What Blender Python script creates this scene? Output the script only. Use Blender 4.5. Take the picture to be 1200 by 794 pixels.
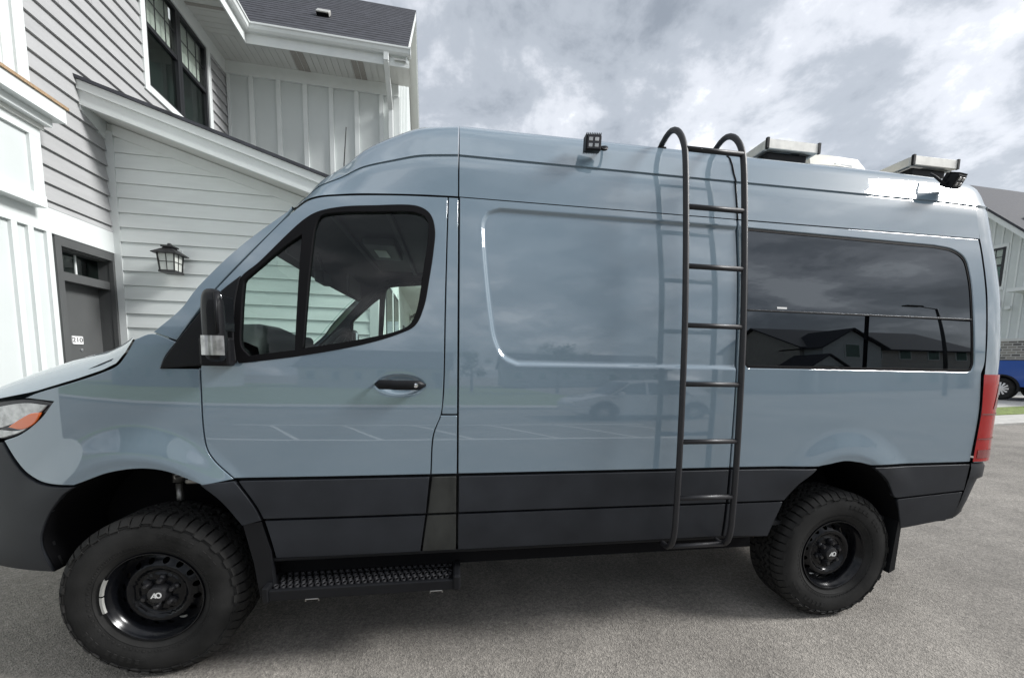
import bpy, bmesh, math, random
import numpy as np
from mathutils import Vector, Matrix
from mathutils.geometry import delaunay_2d_cdt

for o in list(bpy.data.objects): bpy.data.objects.remove(o)
scene = bpy.context.scene
COL = scene.collection
rng = random.Random(7)

# ------------------------------------------------------------------ camera
cam_d = bpy.data.cameras.new('camera'); cam = bpy.data.objects.new('camera', cam_d); COL.objects.link(cam)
cam_d.sensor_fit = 'HORIZONTAL'; cam_d.sensor_width = 36.0
cam_d.lens = 459.73 / 1200 * 36.0
cam_d.shift_y = (468.58 - 397.0) / 1200
cam_d.clip_start = 0.05; cam_d.clip_end = 3000
RT = Vector((0.98893629, -0.14699598, 0.01992972)); UP = Vector((-0.00485057, 0.1022351, 0.99474844)); FW = Vector((0.14826154, 0.9838395, -0.10039099))
cam.matrix_world = Matrix(((RT.x, UP.x, -FW.x, 1.37863), (RT.y, UP.y, -FW.y, -1.90572), (RT.z, UP.z, -FW.z, 1.52435), (0, 0, 0, 1)))
scene.camera = cam
scene.render.resolution_x = 1024; scene.render.resolution_y = 677

# ------------------------------------------------------------------ sky and sun
SUN_EL, SUN_AZ = math.radians(36), math.radians(101)     # azimuth measured from +y towards +x
world = bpy.data.worlds.new('World'); scene.world = world; world.use_nodes = True
nt = world.node_tree; nt.nodes.clear()
def N(t, typ, **kw):
    n = t.nodes.new(typ)
    for k, v in kw.items(): setattr(n, k, v)
    return n
def mathn(t, op, a, b=None, clamp=False):
    n = N(t, 'ShaderNodeMath', operation=op, use_clamp=clamp)
    for i, v in enumerate((a, b)):
        if v is None: continue
        if isinstance(v, (int, float)): n.inputs[i].default_value = v
        else: t.links.new(v, n.inputs[i])
    return n.outputs[0]
out = N(nt, 'ShaderNodeOutputWorld'); bg = N(nt, 'ShaderNodeBackground'); nt.links.new(bg.outputs[0], out.inputs[0])
sky = N(nt, 'ShaderNodeTexSky', sky_type='NISHITA'); sky.sun_disc = False
sky.sun_elevation = SUN_EL; sky.sun_rotation = SUN_AZ; sky.dust_density = 3.0
tc = N(nt, 'ShaderNodeTexCoord'); sep = N(nt, 'ShaderNodeSeparateXYZ'); nt.links.new(tc.outputs['Generated'], sep.inputs[0])
zz = mathn(nt, 'ADD', mathn(nt, 'MAXIMUM', sep.outputs[2], 0.0), 0.38)
cmb = N(nt, 'ShaderNodeCombineXYZ')
nt.links.new(mathn(nt, 'DIVIDE', sep.outputs[0], zz), cmb.inputs[0]); nt.links.new(mathn(nt, 'DIVIDE', sep.outputs[1], zz), cmb.inputs[1])
cmb.inputs[2].default_value = 7.7
def wnoise(scale, det, rough, dist, vec):
    n = N(nt, 'ShaderNodeTexNoise'); n.inputs['Scale'].default_value = scale; n.inputs['Detail'].default_value = det
    n.inputs['Roughness'].default_value = rough; n.inputs['Distortion'].default_value = dist; nt.links.new(vec, n.inputs['Vector']); return n.outputs['Fac']
big = wnoise(1.7, 2, .5, .2, cmb.outputs[0]); mid = wnoise(4.2, 9, .60, .15, cmb.outputs[0])
dens = mathn(nt, 'ADD', mathn(nt, 'MULTIPLY', big, .5), mathn(nt, 'MULTIPLY', mid, .5))
ramp = N(nt, 'ShaderNodeValToRGB'); nt.links.new(dens, ramp.inputs[0])
cr = ramp.color_ramp; cr.interpolation = 'EASE'
cr.elements[0].position = .385; cr.elements[0].color = (.43, .44, .455, 1)
cr.elements[1].position = .60; cr.elements[1].color = (.103, .115, .131, 1)
e = cr.elements.new(.44); e.color = (.275, .285, .305, 1)
e = cr.elements.new(.51); e.color = (.172, .186, .205, 1)
skm = N(nt, 'ShaderNodeVectorMath', operation='SCALE'); nt.links.new(sky.outputs[0], skm.inputs[0]); skm.inputs['Scale'].default_value = .1
mx = N(nt, 'ShaderNodeMix', data_type='RGBA'); mx.inputs[0].default_value = .93
nt.links.new(skm.outputs[0], mx.inputs[6]); nt.links.new(ramp.outputs[0], mx.inputs[7])
nt.links.new(mx.outputs[2], bg.inputs[0]); bg.inputs[1].default_value = 1.0

sd = bpy.data.lights.new('sun', 'SUN'); sd.energy = 1.45; sd.angle = math.radians(14); sd.color = (1, .995, .985)
sun = bpy.data.objects.new('sun', sd); COL.objects.link(sun)
sdir = Vector((math.sin(SUN_AZ) * math.cos(SUN_EL), math.cos(SUN_AZ) * math.cos(SUN_EL), math.sin(SUN_EL)))
sun.rotation_euler = sdir.to_track_quat('Z', 'Y').to_euler(); sun.location = (0, -5, 30)
scene.view_settings.view_transform = 'Standard'; scene.view_settings.look = 'None'
scene.view_settings.gamma = 1.0; scene.view_settings.exposure = 1.62; scene.view_settings.use_curve_mapping = False

# ------------------------------------------------------------------ materials
MATS = {}
def material(name, color, rough=.5, metal=0.0, noise=0.0, nscale=20, bump=0.0, bscale=60, coat=0.0, coat_ior=1.5, spec=.5, stretch=(1, 1, 1), emit=None, var=None, coords='Object', detail=4, bdist=.004):
    m = bpy.data.materials.new(name); m.use_nodes = True; t = m.node_tree; b = t.nodes['Principled BSDF']
    b.inputs['Base Color'].default_value = (*color, 1); b.inputs['Roughness'].default_value = rough; b.inputs['Metallic'].default_value = metal
    b.inputs['Specular IOR Level'].default_value = spec
    b.inputs['Coat Weight'].default_value = coat; b.inputs['Coat Roughness'].default_value = .02; b.inputs['Coat IOR'].default_value = coat_ior
    tcn = N(t, 'ShaderNodeTexCoord'); mp = N(t, 'ShaderNodeMapping'); t.links.new(tcn.outputs[coords], mp.inputs[0]); mp.inputs['Scale'].default_value = stretch
    if noise:
        n = N(t, 'ShaderNodeTexNoise'); n.inputs['Scale'].default_value = nscale; n.inputs['Detail'].default_value = detail; t.links.new(mp.outputs[0], n.inputs[0])
        r = N(t, 'ShaderNodeValToRGB'); t.links.new(n.outputs['Fac'], r.inputs[0])
        lo = [max(0, c * (1 - noise)) for c in color]; hi = [c * (1 + noise) for c in color]
        r.color_ramp.elements[0].position = .3; r.color_ramp.elements[1].position = .7
        r.color_ramp.elements[0].color = (*lo, 1); r.color_ramp.elements[1].color = (*hi, 1)
        src = r.outputs[0]
        if var:
            oi = N(t, 'ShaderNodeObjectInfo'); hv = N(t, 'ShaderNodeHueSaturation'); t.links.new(src, hv.inputs['Color'])
            t.links.new(mathn(t, 'ADD', mathn(t, 'MULTIPLY', oi.outputs['Random'], var), 1 - var / 2), hv.inputs['Value']); src = hv.outputs[0]
        t.links.new(src, b.inputs['Base Color'])
        rr = mathn(t, 'ADD', mathn(t, 'MULTIPLY', n.outputs['Fac'], .16), rough - .08, True); t.links.new(rr, b.inputs['Roughness'])
    if bump:
        n2 = N(t, 'ShaderNodeTexNoise'); n2.inputs['Scale'].default_value = bscale; n2.inputs['Detail'].default_value = 5; t.links.new(mp.outputs[0], n2.inputs[0])
        bp = N(t, 'ShaderNodeBump'); bp.inputs['Strength'].default_value = bump; bp.inputs['Distance'].default_value = bdist; t.links.new(n2.outputs['Fac'], bp.inputs['Height']); t.links.new(bp.outputs[0], b.inputs['Normal'])
    if emit: b.inputs['Emission Color'].default_value = (*emit, 1); b.inputs['Emission Strength'].default_value = 1
    MATS[name] = m; return m
def glass_mat(name, tint, refl_ior=1.5, rough=0.0, gloss=(1, 1, 1)):
    m = bpy.data.materials.new(name); m.use_nodes = True; t = m.node_tree; t.nodes.clear()
    o = N(t, 'ShaderNodeOutputMaterial'); mixs = N(t, 'ShaderNodeMixShader'); tr = N(t, 'ShaderNodeBsdfTransparent'); gl = N(t, 'ShaderNodeBsdfGlossy'); lw = N(t, 'ShaderNodeLayerWeight'); lw.inputs[0].default_value = .5; f0 = ((refl_ior - 1) / (refl_ior + 1)) ** 2
    frs = mathn(t, 'ADD', mathn(t, 'MULTIPLY', mathn(t, 'POWER', lw.outputs['Facing'], 5.0), 1 - f0), f0)
    tr.inputs[0].default_value = (*tint, 1); gl.inputs['Roughness'].default_value = rough; gl.inputs['Color'].default_value = (*gloss, 1)
    t.links.new(frs, mixs.inputs[0]); t.links.new(tr.outputs[0], mixs.inputs[1]); t.links.new(gl.outputs[0], mixs.inputs[2]); t.links.new(mixs.outputs[0], o.inputs[0])
    MATS[name] = m; return m
material('paint', (.180, .243, .294), .42, noise=.02, nscale=2.5, coat=1, coat_ior=1.95, spec=.04, bump=.5, bscale=1.6, bdist=.004, stretch=(.55, 1, 1.7))
material('cladding', (.0245, .0268, .0315), .50, noise=.22, nscale=4, bump=.15, bscale=420, spec=.2, detail=8)
material('cladding_dusty', (.040, .041, .038), .7, noise=.28, nscale=5, bump=.15, bscale=300, spec=.15, stretch=(2.5, 1, 1), detail=8)
material('gap_black', (.006, .006, .007), .8, spec=.1)
material('black_plastic', (.0095, .010, .0115), .45, noise=.1, nscale=8, spec=.18)
material('rubber_seal', (.008, .008, .009), .6, spec=.08)
material('powder_black', (.019, .019, .0215), .48, noise=.1, nscale=25, bump=.12, bscale=500, spec=.4)
material('tyre', (.0225, .0222, .0215), .8, noise=.35, nscale=7, bump=.25, bscale=160, spec=.15, detail=8)
material('rim_black', (.004, .0045, .006), .2, coat=.0, spec=.3)
material('hub_black', (.018, .018, .02), .35)
material('mark_white', (.8, .8, .78), .5)
material('lead', (.42, .42, .4), .55, metal=.4)
material('steel', (.32, .31, .29), .4, metal=.8, noise=.3, nscale=40)
material('chrome', (.8, .8, .82), .08, metal=1)
material('alu', (.62, .61, .57), .38, metal=.55, noise=.06, nscale=30)
material('solar_cell', (.012, .014, .03), .12, coat=1)
material('cream_plastic', (.62, .60, .52), .5, noise=.05, nscale=10)
material('red_lens', (.36, .0015, .003), .15, coat=1, coat_ior=1.3, spec=.1)
material('red_lens_dark', (.2, .003, .006), .15, coat=1)
material('amber_lens', (.75, .13, .012), .15, coat=1)
material('clear_lens', (.42, .42, .42), .16, coat=1, metal=.6, noise=.35, nscale=30)
material('lamp_dark', (.05, .05, .055), .2, metal=.6)
material('interior_dark', (.010, .0105, .012), .7, noise=.1, nscale=12)
material('interior_grey', (.045, .046, .048), .75, noise=.1, nscale=20)
material('liner_light', (.085, .087, .09), .6)
material('belt_red', (.35, .02, .015), .6)
glass_mat('cab_glass', (.80, .90, .86), 1.42)
glass_mat('privacy_glass', (.010, .011, .014), 1.95, 0.0, (.84, .92, 1.0))
glass_mat('house_glass', (.55, .66, .62), 1.6)
glass_mat('clear_pane', (.86, .88, .86), 1.45)
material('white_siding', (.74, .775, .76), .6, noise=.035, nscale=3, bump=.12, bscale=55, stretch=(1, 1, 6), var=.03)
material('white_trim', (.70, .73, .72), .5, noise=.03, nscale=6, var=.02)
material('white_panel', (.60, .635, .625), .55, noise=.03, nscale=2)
material('grey_siding', (.40, .402, .403), .62, noise=.05, nscale=3, bump=.2, bscale=55, stretch=(1, 1, 6), var=.05)
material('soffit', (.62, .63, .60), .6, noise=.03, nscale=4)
material('soffit_vent', (.36, .34, .31), .7, noise=.2, nscale=90)
material('door_grey', (.085, .088, .088), .5, noise=.06, nscale=5)
material('window_frame_black', (.018, .019, .022), .4)
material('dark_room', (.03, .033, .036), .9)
material('blind', (.62, .66, .63), .8)
material('wood_cap', (.36, .25, .15), .7, noise=.3, nscale=30, stretch=(1, 8, 1))
material('lamp_black', (.015, .015, .016), .45)
material('frosted', (.6, .62, .58), .3)
material('plate_white', (.82, .82, .82), .4)
material('ink', (.01, .01, .01), .6)
material('concrete', (.44, .43, .40), .85, noise=.13, nscale=6, bump=.3, bscale=90, detail=8)
material('line_paint', (.72, .72, .70), .7, noise=.12, nscale=30)
material('truck_blue', (.004, .06, .30), .3, coat=1, coat_ior=1.4, spec=.2)
material('car_white', (.74, .75, .76), .3, coat=1)
material('alloy', (.62, .62, .63), .25, metal=.8)
material('brick_trim', (.6, .6, .58), .7)
material('pole_grey', (.05, .05, .052), .5)
material('house_beige', (.52, .50, .46), .7, noise=.05, nscale=2)
material('house_sage', (.33, .36, .37), .7, noise=.05, nscale=2)
def shingle_mat(name, c1, c2):
    m = material(name, c1, .85, noise=.3, nscale=7, bump=.5, bscale=120, var=.0)
    return m
shingle_mat('shingle', (.048, .050, .060), None)
def brick_mat():
    m = bpy.data.materials.new('brick_wall'); m.use_nodes = True; t = m.node_tree; b = t.nodes['Principled BSDF']; b.inputs['Roughness'].default_value = .85
    tcn = N(t, 'ShaderNodeTexCoord'); sx = N(t, 'ShaderNodeSeparateXYZ'); t.links.new(tcn.outputs['Object'], sx.inputs[0]); mp = N(t, 'ShaderNodeCombineXYZ'); t.links.new(sx.outputs[1], mp.inputs[0]); t.links.new(sx.outputs[2], mp.inputs[1])
    br = N(t, 'ShaderNodeTexBrick'); t.links.new(mp.outputs[0], br.inputs[0]); br.inputs['Scale'].default_value = 1.0
    br.inputs['Color1'].default_value = (.30, .28, .25, 1); br.inputs['Color2'].default_value = (.09, .085, .085, 1); br.inputs['Mortar'].default_value = (.45, .44, .42, 1)
    br.inputs['Brick Width'].default_value = .3; br.inputs['Row Height'].default_value = .12; br.inputs['Mortar Size'].default_value = .018
    t.links.new(br.outputs[0], b.inputs['Base Color']); MATS['brick_wall'] = m
brick_mat()
def asphalt_mat():
    m = bpy.data.materials.new('asphalt'); m.use_nodes = True; t = m.node_tree; b = t.nodes['Principled BSDF']
    tcn = N(t, 'ShaderNodeTexCoord')
    def nz(s, d=6, r=.6):
        n = N(t, 'ShaderNodeTexNoise'); n.inputs['Scale'].default_value = s; n.inputs['Detail'].default_value = d; n.inputs['Roughness'].default_value = r; t.links.new(tcn.outputs['Object'], n.inputs[0]); return n.outputs['Fac']
    vo = N(t, 'ShaderNodeTexVoronoi'); vo.inputs['Scale'].default_value = 140; t.links.new(tcn.outputs['Object'], vo.inputs[0])
    r1 = N(t, 'ShaderNodeValToRGB'); t.links.new(mathn(t, 'ADD', mathn(t, 'MULTIPLY', nz(.42, 3), .55), mathn(t, 'MULTIPLY', nz(2.6, 8, .68), .45)), r1.inputs[0]); r1.color_ramp.elements[0].position = .34; r1.color_ramp.elements[1].position = .66
    r1.color_ramp.elements[0].color = (.165, .154, .139, 1); r1.color_ramp.elements[1].color = (.335, .313, .283, 1)
    r2 = N(t, 'ShaderNodeValToRGB'); t.links.new(vo.outputs['Color'], r2.inputs[0]); r2.color_ramp.elements[0].color = (.60, .60, .60, 1); r2.color_ramp.elements[1].color = (1.30, 1.29, 1.27, 1)
    r3 = N(t, 'ShaderNodeValToRGB'); t.links.new(nz(38, 4, .7), r3.inputs[0]); r3.color_ramp.elements[0].position = .3; r3.color_ramp.elements[1].position = .7; r3.color_ramp.elements[0].color = (.72, .72, .72, 1); r3.color_ramp.elements[1].color = (1.2, 1.2, 1.2, 1)
    m1 = N(t, 'ShaderNodeMix', data_type='RGBA', blend_type='MULTIPLY'); m1.inputs[0].default_value = 1; t.links.new(r1.outputs[0], m1.inputs[6]); t.links.new(r2.outputs[0], m1.inputs[7])
    m2 = N(t, 'ShaderNodeMix', data_type='RGBA', blend_type='MULTIPLY'); m2.inputs[0].default_value = 1; t.links.new(m1.outputs[2], m2.inputs[6]); t.links.new(r3.outputs[0], m2.inputs[7])
    t.links.new(m2.outputs[2], b.inputs['Base Color']); b.inputs['Roughness'].default_value = .9; b.inputs['Specular IOR Level'].default_value = .25
    bp = N(t, 'ShaderNodeBump'); bp.inputs['Strength'].default_value = .7; bp.inputs['Distance'].default_value = .006
    t.links.new(mathn(t, 'ADD', vo.outputs['Distance'], mathn(t, 'MULTIPLY', nz(60, 3), .6)), bp.inputs['Height']); t.links.new(bp.outputs[0], b.inputs['Normal']); MATS['asphalt'] = m
asphalt_mat()
material('grass', (.15, .20, .04), .8, noise=.45, nscale=14, bump=.6, bscale=160, detail=8)
material('foliage', (.045, .085, .025), .7, noise=.5, nscale=4)
material('bark', (.08, .06, .045), .9)

# ------------------------------------------------------------------ object helpers
def tag(o, label=None, cat=None, group=None, kind=None):
    if label: o['label'] = label
    if cat: o['category'] = cat
    if group: o['group'] = group
    if kind: o['kind'] = kind
    return o
def empty(name, loc=(0, 0, 0), rz=0, **k):
    o = bpy.data.objects.new(name, None); COL.objects.link(o); o.location = loc; o.rotation_euler = (0, 0, rz); o.empty_display_size = .2
    bpy.context.view_layer.update()
    return tag(o, **k)
def link(name, me, mat, parent=None, smooth=False, **k):
    if mat is not None and len(me.materials) == 0: me.materials.append(MATS[mat] if isinstance(mat, str) else mat)
    if smooth: me.polygons.foreach_set('use_smooth', [True] * len(me.polygons))
    o = bpy.data.objects.new(name, me); COL.objects.link(o)
    if parent is not None: o.parent = parent
    return tag(o, **k)
class MB:
    def __init__(s): s.v = []; s.f = []
    def add(s, vs, fs):
        n = len(s.v); s.v += [tuple(v) for v in vs]; s.f += [tuple(i + n for i in f) for f in fs]; return s
    def box(s, x0, y0, z0, x1, y1, z1, M=None):
        vs = [Vector((x, y, z)) for z in (z0, z1) for x, y in ((x0, y0), (x1, y0), (x1, y1), (x0, y1))]
        if M is not None: vs = [M @ v for v in vs]
        return s.add(vs, [(0, 3, 2, 1), (4, 5, 6, 7), (0, 1, 5, 4), (1, 2, 6, 5), (2, 3, 7, 6), (3, 0, 4, 7)])
    def rbox(s, x0, y0, z0, x1, y1, z1, r=.01, seg=2, M=None):
        bm = bmesh.new(); bmesh.ops.create_cube(bm, size=1)
        for v in bm.verts: v.co = Vector(((x0 + x1) / 2 + v.co.x * (x1 - x0), (y0 + y1) / 2 + v.co.y * (y1 - y0), (z0 + z1) / 2 + v.co.z * (z1 - z0)))
        bmesh.ops.bevel(bm, geom=list(bm.edges), offset=r, segments=seg, affect='EDGES', profile=.5)
        if M is not None: bm.transform(M)
        bm.verts.index_update(); s.add([v.co for v in bm.verts], [[v.index for v in f.verts] for f in bm.faces]); bm.free(); return s
    def tube(s, path, r, seg=10, caps=True):
        P = [Vector(p) for p in path]; n = len(P); up = None; rings = []
        for i in range(n):
            t = (P[min(i + 1, n - 1)] - P[max(i - 1, 0)]).normalized()
            if up is None: up = t.orthogonal().normalized()
            else: up = (up - t * up.dot(t)).normalized()
            b = t.cross(up); rr = r[i] if isinstance(r, (list, tuple)) else r
            rings.append([P[i] + (up * math.cos(a) + b * math.sin(a)) * rr for a in [2 * math.pi * k / seg for k in range(seg)]])
        vs = [v for rg in rings for v in rg]; fs = []
        for i in range(n - 1):
            for k in range(seg): fs.append((i * seg + k, i * seg + (k + 1) % seg, (i + 1) * seg + (k + 1) % seg, (i + 1) * seg + k))
        if caps: fs.append(tuple(range(seg))[::-1]); fs.append(tuple((n - 1) * seg + k for k in range(seg)))
        return s.add(vs, fs)
    def lathe(s, prof, seg=48, axis='y', c=(0, 0, 0), close=False):
        # prof: (radius, offset along axis)
        vs = []; n = len(prof)
        for k in range(seg):
            a = 2 * math.pi * k / seg
            for r, h in prof:
                if axis == 'y': vs.append((c[0] + r * math.cos(a), c[1] + h, c[2] + r * math.sin(a)))
                elif axis == 'z': vs.append((c[0] + r * math.cos(a), c[1] + r * math.sin(a), c[2] + h))
                else: vs.append((c[0] + h, c[1] + r * math.cos(a), c[2] + r * math.sin(a)))
        fs = []
        for k in range(seg):
            k2 = (k + 1) % seg
            for i in range(n - 1): fs.append((k * n + i, k * n + i + 1, k2 * n + i + 1, k2 * n + i))
        return s.add(vs, fs)
    def grid(s, rows, closed=False):
        n = len(rows[0]); vs = [p for r in rows for p in r]; fs = []
        for i in range(len(rows) - 1):
            for k in range(n - 1): fs.append((i * n + k, i * n + k + 1, (i + 1) * n + k + 1, (i + 1) * n + k))
        return s.add(vs, fs)
    def prism(s, poly, f0, f1):
        # poly: 2D points; f0/f1 map (a,b) to the two end faces
        n = len(poly); vs = [f0(*p) for p in poly] + [f1(*p) for p in poly]
        return s.add(vs, [tuple(range(n))[::-1], tuple(range(n, 2 * n))] + [(i, (i + 1) % n, n + (i + 1) % n, n + i) for i in range(n)])
    def mesh(s, name='m', fix=True):
        me = bpy.data.meshes.new(name); me.from_pydata(s.v, [], s.f)
        if fix:
            bm = bmesh.new(); bm.from_mesh(me); bmesh.ops.recalc_face_normals(bm, faces=bm.faces); bm.to_mesh(me); bm.free()
        return me
    def build(s, name, mat, parent=None, smooth=False, sharp=None, fix=True, **k):
        me = s.mesh(name, fix)
        o = link(name, me, mat, parent, smooth, **k)
        if sharp: me.set_sharp_from_angle(angle=math.radians(sharp))
        return o
def catmull(pts, step=.015, closed=False):
    P = [np.array(p, float) for p in pts]; n = len(P); out = []
    if n == 2 and not closed:
        m = max(1, int(np.linalg.norm(P[1] - P[0]) / step)); return [tuple(P[0] + (P[1] - P[0]) * i / m) for i in range(m + 1)]
    rng_ = range(n if closed else n - 1)
    for i in rng_:
        p1, p2 = P[i], P[(i + 1) % n]
        p0 = P[i - 1] if (closed or i > 0) else 2 * p1 - p2
        p3 = P[(i + 2) % n] if (closed or i < n - 2) else 2 * p2 - p1
        m = max(1, int(np.linalg.norm(p2 - p1) / step))
        d1 = max(1e-6, np.linalg.norm(p1 - p0)) ** .5; d2 = max(1e-6, np.linalg.norm(p2 - p1)) ** .5; d3 = max(1e-6, np.linalg.norm(p3 - p2)) ** .5
        t0, t1 = 0, d1; t2 = t1 + d2; t3 = t2 + d3
        for k in range(m):
            t = t1 + (t2 - t1) * k / m
            A1 = (t1 - t) / (t1 - t0) * p0 + (t - t0) / (t1 - t0) * p1; A2 = (t2 - t) / (t2 - t1) * p1 + (t - t1) / (t2 - t1) * p2; A3 = (t3 - t) / (t3 - t2) * p2 + (t - t2) / (t3 - t2) * p3
            B1 = (t2 - t) / (t2 - t0) * A1 + (t - t0) / (t2 - t0) * A2; B2 = (t3 - t) / (t3 - t1) * A2 + (t - t1) / (t3 - t1) * A3
            out.append(tuple((t2 - t) / (t2 - t1) * B1 + (t - t1) / (t2 - t1) * B2))
    if not closed: out.append(tuple(P[-1]))
    return out
def loop(*segs, step=.015):
    """closed polygon from several smooth segments that meet in corners"""
    out = []
    for s_ in segs:
        c = catmull(s_, step) if len(s_) > 1 else [tuple(s_[0])]
        if out and np.hypot(out[-1][0] - c[0][0], out[-1][1] - c[0][1]) < 1e-4: c = c[1:]
        elif out:
            out += catmull([out[-1], c[0]], step)[1:-1]
        out += c
    if np.hypot(out[-1][0] - out[0][0], out[-1][1] - out[0][1]) < 1e-4: out = out[:-1]
    else: out += catmull([out[-1], out[0]], step)[1:-1]
    a = np.array(out); x, y = a[:, 0], a[:, 1]
    if np.sum(x * np.roll(y, -1) - np.roll(x, -1) * y) < 0: a = a[::-1]
    return a
def offset(poly, d):
    """shift a counter-clockwise closed polygon outwards by d"""
    a = np.asarray(poly); e = np.roll(a, -1, 0) - a; e /= np.maximum(1e-9, np.linalg.norm(e, axis=1))[:, None]
    n = np.stack([e[:, 1], -e[:, 0]], 1); npv = np.roll(n, 1, 0); m = n + npv; L = np.maximum(.35, (m * n).sum(1)); return a + d * m / L[:, None], m / np.maximum(1e-6, np.linalg.norm(m, axis=1))[:, None]
def inside(pts, poly):
    x, y = pts[:, 0], pts[:, 1]; c = np.zeros(len(pts), bool); a = np.asarray(poly); b = np.roll(a, -1, 0)
    for (x1, y1), (x2, y2) in zip(a, b):
        if y1 == y2: continue
        c ^= ((y1 > y) != (y2 > y)) & (x < (x2 - x1) * (y - y1) / (y2 - y1) + x1)
    return c
def dist(pts, poly):
    a = np.asarray(poly); b = np.roll(a, -1, 0); d = np.full(len(pts), 1e9)
    for p, q in zip(a, b):
        v = q - p; L = max(1e-12, v @ v); t = np.clip(((pts - p) @ v) / L, 0, 1); d = np.minimum(d, np.hypot(*(pts - p - t[:, None] * v).T))
    return d
def tri2d(outer, holes=(), step=.03, extra=None):
    loops = [np.asarray(outer)] + [np.asarray(h) for h in holes]
    lo, hi = loops[0].min(0), loops[0].max(0)
    gx, gy = np.meshgrid(np.arange(lo[0] + step / 2, hi[0], step), np.arange(lo[1] + step / 2, hi[1], step)); g = np.stack([gx.ravel(), gy.ravel()], 1)
    def keep(g, m):
        k = inside(g, loops[0]); k &= dist(g, loops[0]) > m
        for h in loops[1:]: k &= ~inside(g, h); k &= dist(g, h) > m
        return g[k]
    g = keep(g, step * .45)
    if extra is not None and len(extra):
        ex = keep(np.asarray(extra), .004)
        if len(ex):
            # drop grid points that crowd the feature points
            if len(g):
                dmin = np.full(len(g), 1e9)
                for q in np.array_split(ex, max(1, len(ex) // 400)): dmin = np.minimum(dmin, np.sqrt(((g[:, None, :] - q[None]) ** 2).sum(-1)).min(1))
                g = g[dmin > step * .3]
            g = np.concatenate([g, ex])
    pts = np.concatenate(loops + [g]); edges = []; n = 0
    for L in loops: edges += [(n + i, n + (i + 1) % len(L)) for i in range(len(L))]; n += len(L)
    vs, es, fs, ov, _, _ = delaunay_2d_cdt([Vector(p) for p in pts], edges, [], 0, 1e-6)
    V = np.array([tuple(v) for v in vs]); F = np.array([tuple(f) for f in fs if len(f) == 3])
    cen = V[F].mean(1); k = inside(cen, loops[0])
    for h in loops[1:]: k &= ~inside(cen, h)
    F = F[k]; a, b, c = V[F[:, 0]], V[F[:, 1]], V[F[:, 2]]
    cr = (b - a)[:, 0] * (c - a)[:, 1] - (b - a)[:, 1] * (c - a)[:, 0]; F = F[np.abs(cr) > 1e-10]; cr = cr[np.abs(cr) > 1e-10]
    F[cr < 0] = F[cr < 0][:, ::-1]
    return V, F, loops

# ------------------------------------------------------------------ the van: side surface
def pchip(xs, ys):
    xs = np.array(xs, float); ys = np.array(ys, float); h = np.diff(xs); d = np.diff(ys) / h; m = np.zeros(len(xs)); m[0], m[-1] = d[0], d[-1]
    for i in range(1, len(xs) - 1):
        if d[i - 1] * d[i] > 0:
            w1 = 2 * h[i] + h[i - 1]; w2 = h[i] + 2 * h[i - 1]; m[i] = (w1 + w2) / (w1 / d[i - 1] + w2 / d[i])
    def f(x):
        x = np.clip(np.asarray(x, float), xs[0], xs[-1]); i = np.clip(np.searchsorted(xs, x) - 1, 0, len(h) - 1); t = (x - xs[i]) / h[i]
        return ys[i] * (1 + 2 * t) * (1 - t) ** 2 + m[i] * h[i] * t * (1 - t) ** 2 + ys[i + 1] * t * t * (3 - 2 * t) + m[i + 1] * h[i] * t * t * (t - 1)
    return f
side_z = pchip([.3, .45, .57, .75, .96, 1.2, 1.45, 1.6, 1.9, 2.2, 2.32, 2.45, 2.55, 2.65], [.10, .05, .018, .004, .0, .0, .004, .009, .029, .070, .094, .122, .152, .212])
plan_x = pchip([-1.05, -1.0, -.9, -.8, -.6, -.4, -.2, 0, .3, .6, 1.0, 4.8], [.8, .42, .27, .20, .125, .08, .05, .03, .013, .005, 0, 0])
def sstep(a, b, x):
    t = np.clip((x - a) / (b - a), 0, 1); return t * t * (3 - 2 * t)
PRESS = loop([(1.69, 1.503), (3.05, 1.503)], [(3.05, 1.503), (3.05, 2.262)], [(3.05, 2.262), (1.60, 2.262)], [(1.545, 2.245), (1.515, 2.20), (1.512, 2.11), (1.55, 1.73), (1.575, 1.61), (1.62, 1.535), (1.69, 1.503)], step=.02)
HANDLE_C = (1.13, 1.40)
FLARES = ((-.03, .5, .44, .512, .018), (3.62, .5, .42, .487, .015))
def feat(x, z):
    x = np.asarray(x, float); z = np.asarray(z, float); y = np.zeros_like(x)
    pts = np.stack([x.ravel(), z.ravel()], 1)
    k = (pts[:, 0] > 1.4) & (pts[:, 0] < 2.895) & (pts[:, 1] > 1.4)
    if k.any():
        d = dist(pts[k], PRESS); d = np.where(inside(pts[k], PRESS), d, -d); yy = np.zeros(len(pts)); yy[k] = .013 * sstep(-.004, .018, d); y += yy.reshape(x.shape)
    # wheel arch flares
    for cx, cz, rx, rz, h in FLARES:
        r = np.sqrt(((x - cx) / rx) ** 2 + ((z - cz) / rz) ** 2); y -= h * (1 - sstep(1.06, 1.42, r)) * sstep(.78, .95, z) + .006 * (1 - sstep(1.0, 1.1, r)) * sstep(.9, .96, z) * -1
    # handle dish
    r = np.sqrt(((x - HANDLE_C[0]) / .122) ** 2 + ((z - HANDLE_C[1]) / .052) ** 2); y += .026 * (1 - sstep(.35, 1.0, r))
    return y
def S(x, z): return side_z(z) + plan_x(x) + feat(x, z)
def surf_normal(x, z, fn=None):
    fn = fn or S; h = .004; gx = (fn(x + h, z) - fn(x - h, z)) / (2 * h); gz = (fn(x, z + h) - fn(x, z - h)) / (2 * h)
    n = np.stack([gx, -np.ones_like(gx), gz], -1); return n / np.linalg.norm(n, axis=-1)[:, None]
def custom(me, nor):
    me.polygons.foreach_set('use_smooth', [True] * len(me.polygons)); me.normals_split_custom_set_from_vertices([tuple(v) for v in nor])
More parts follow.
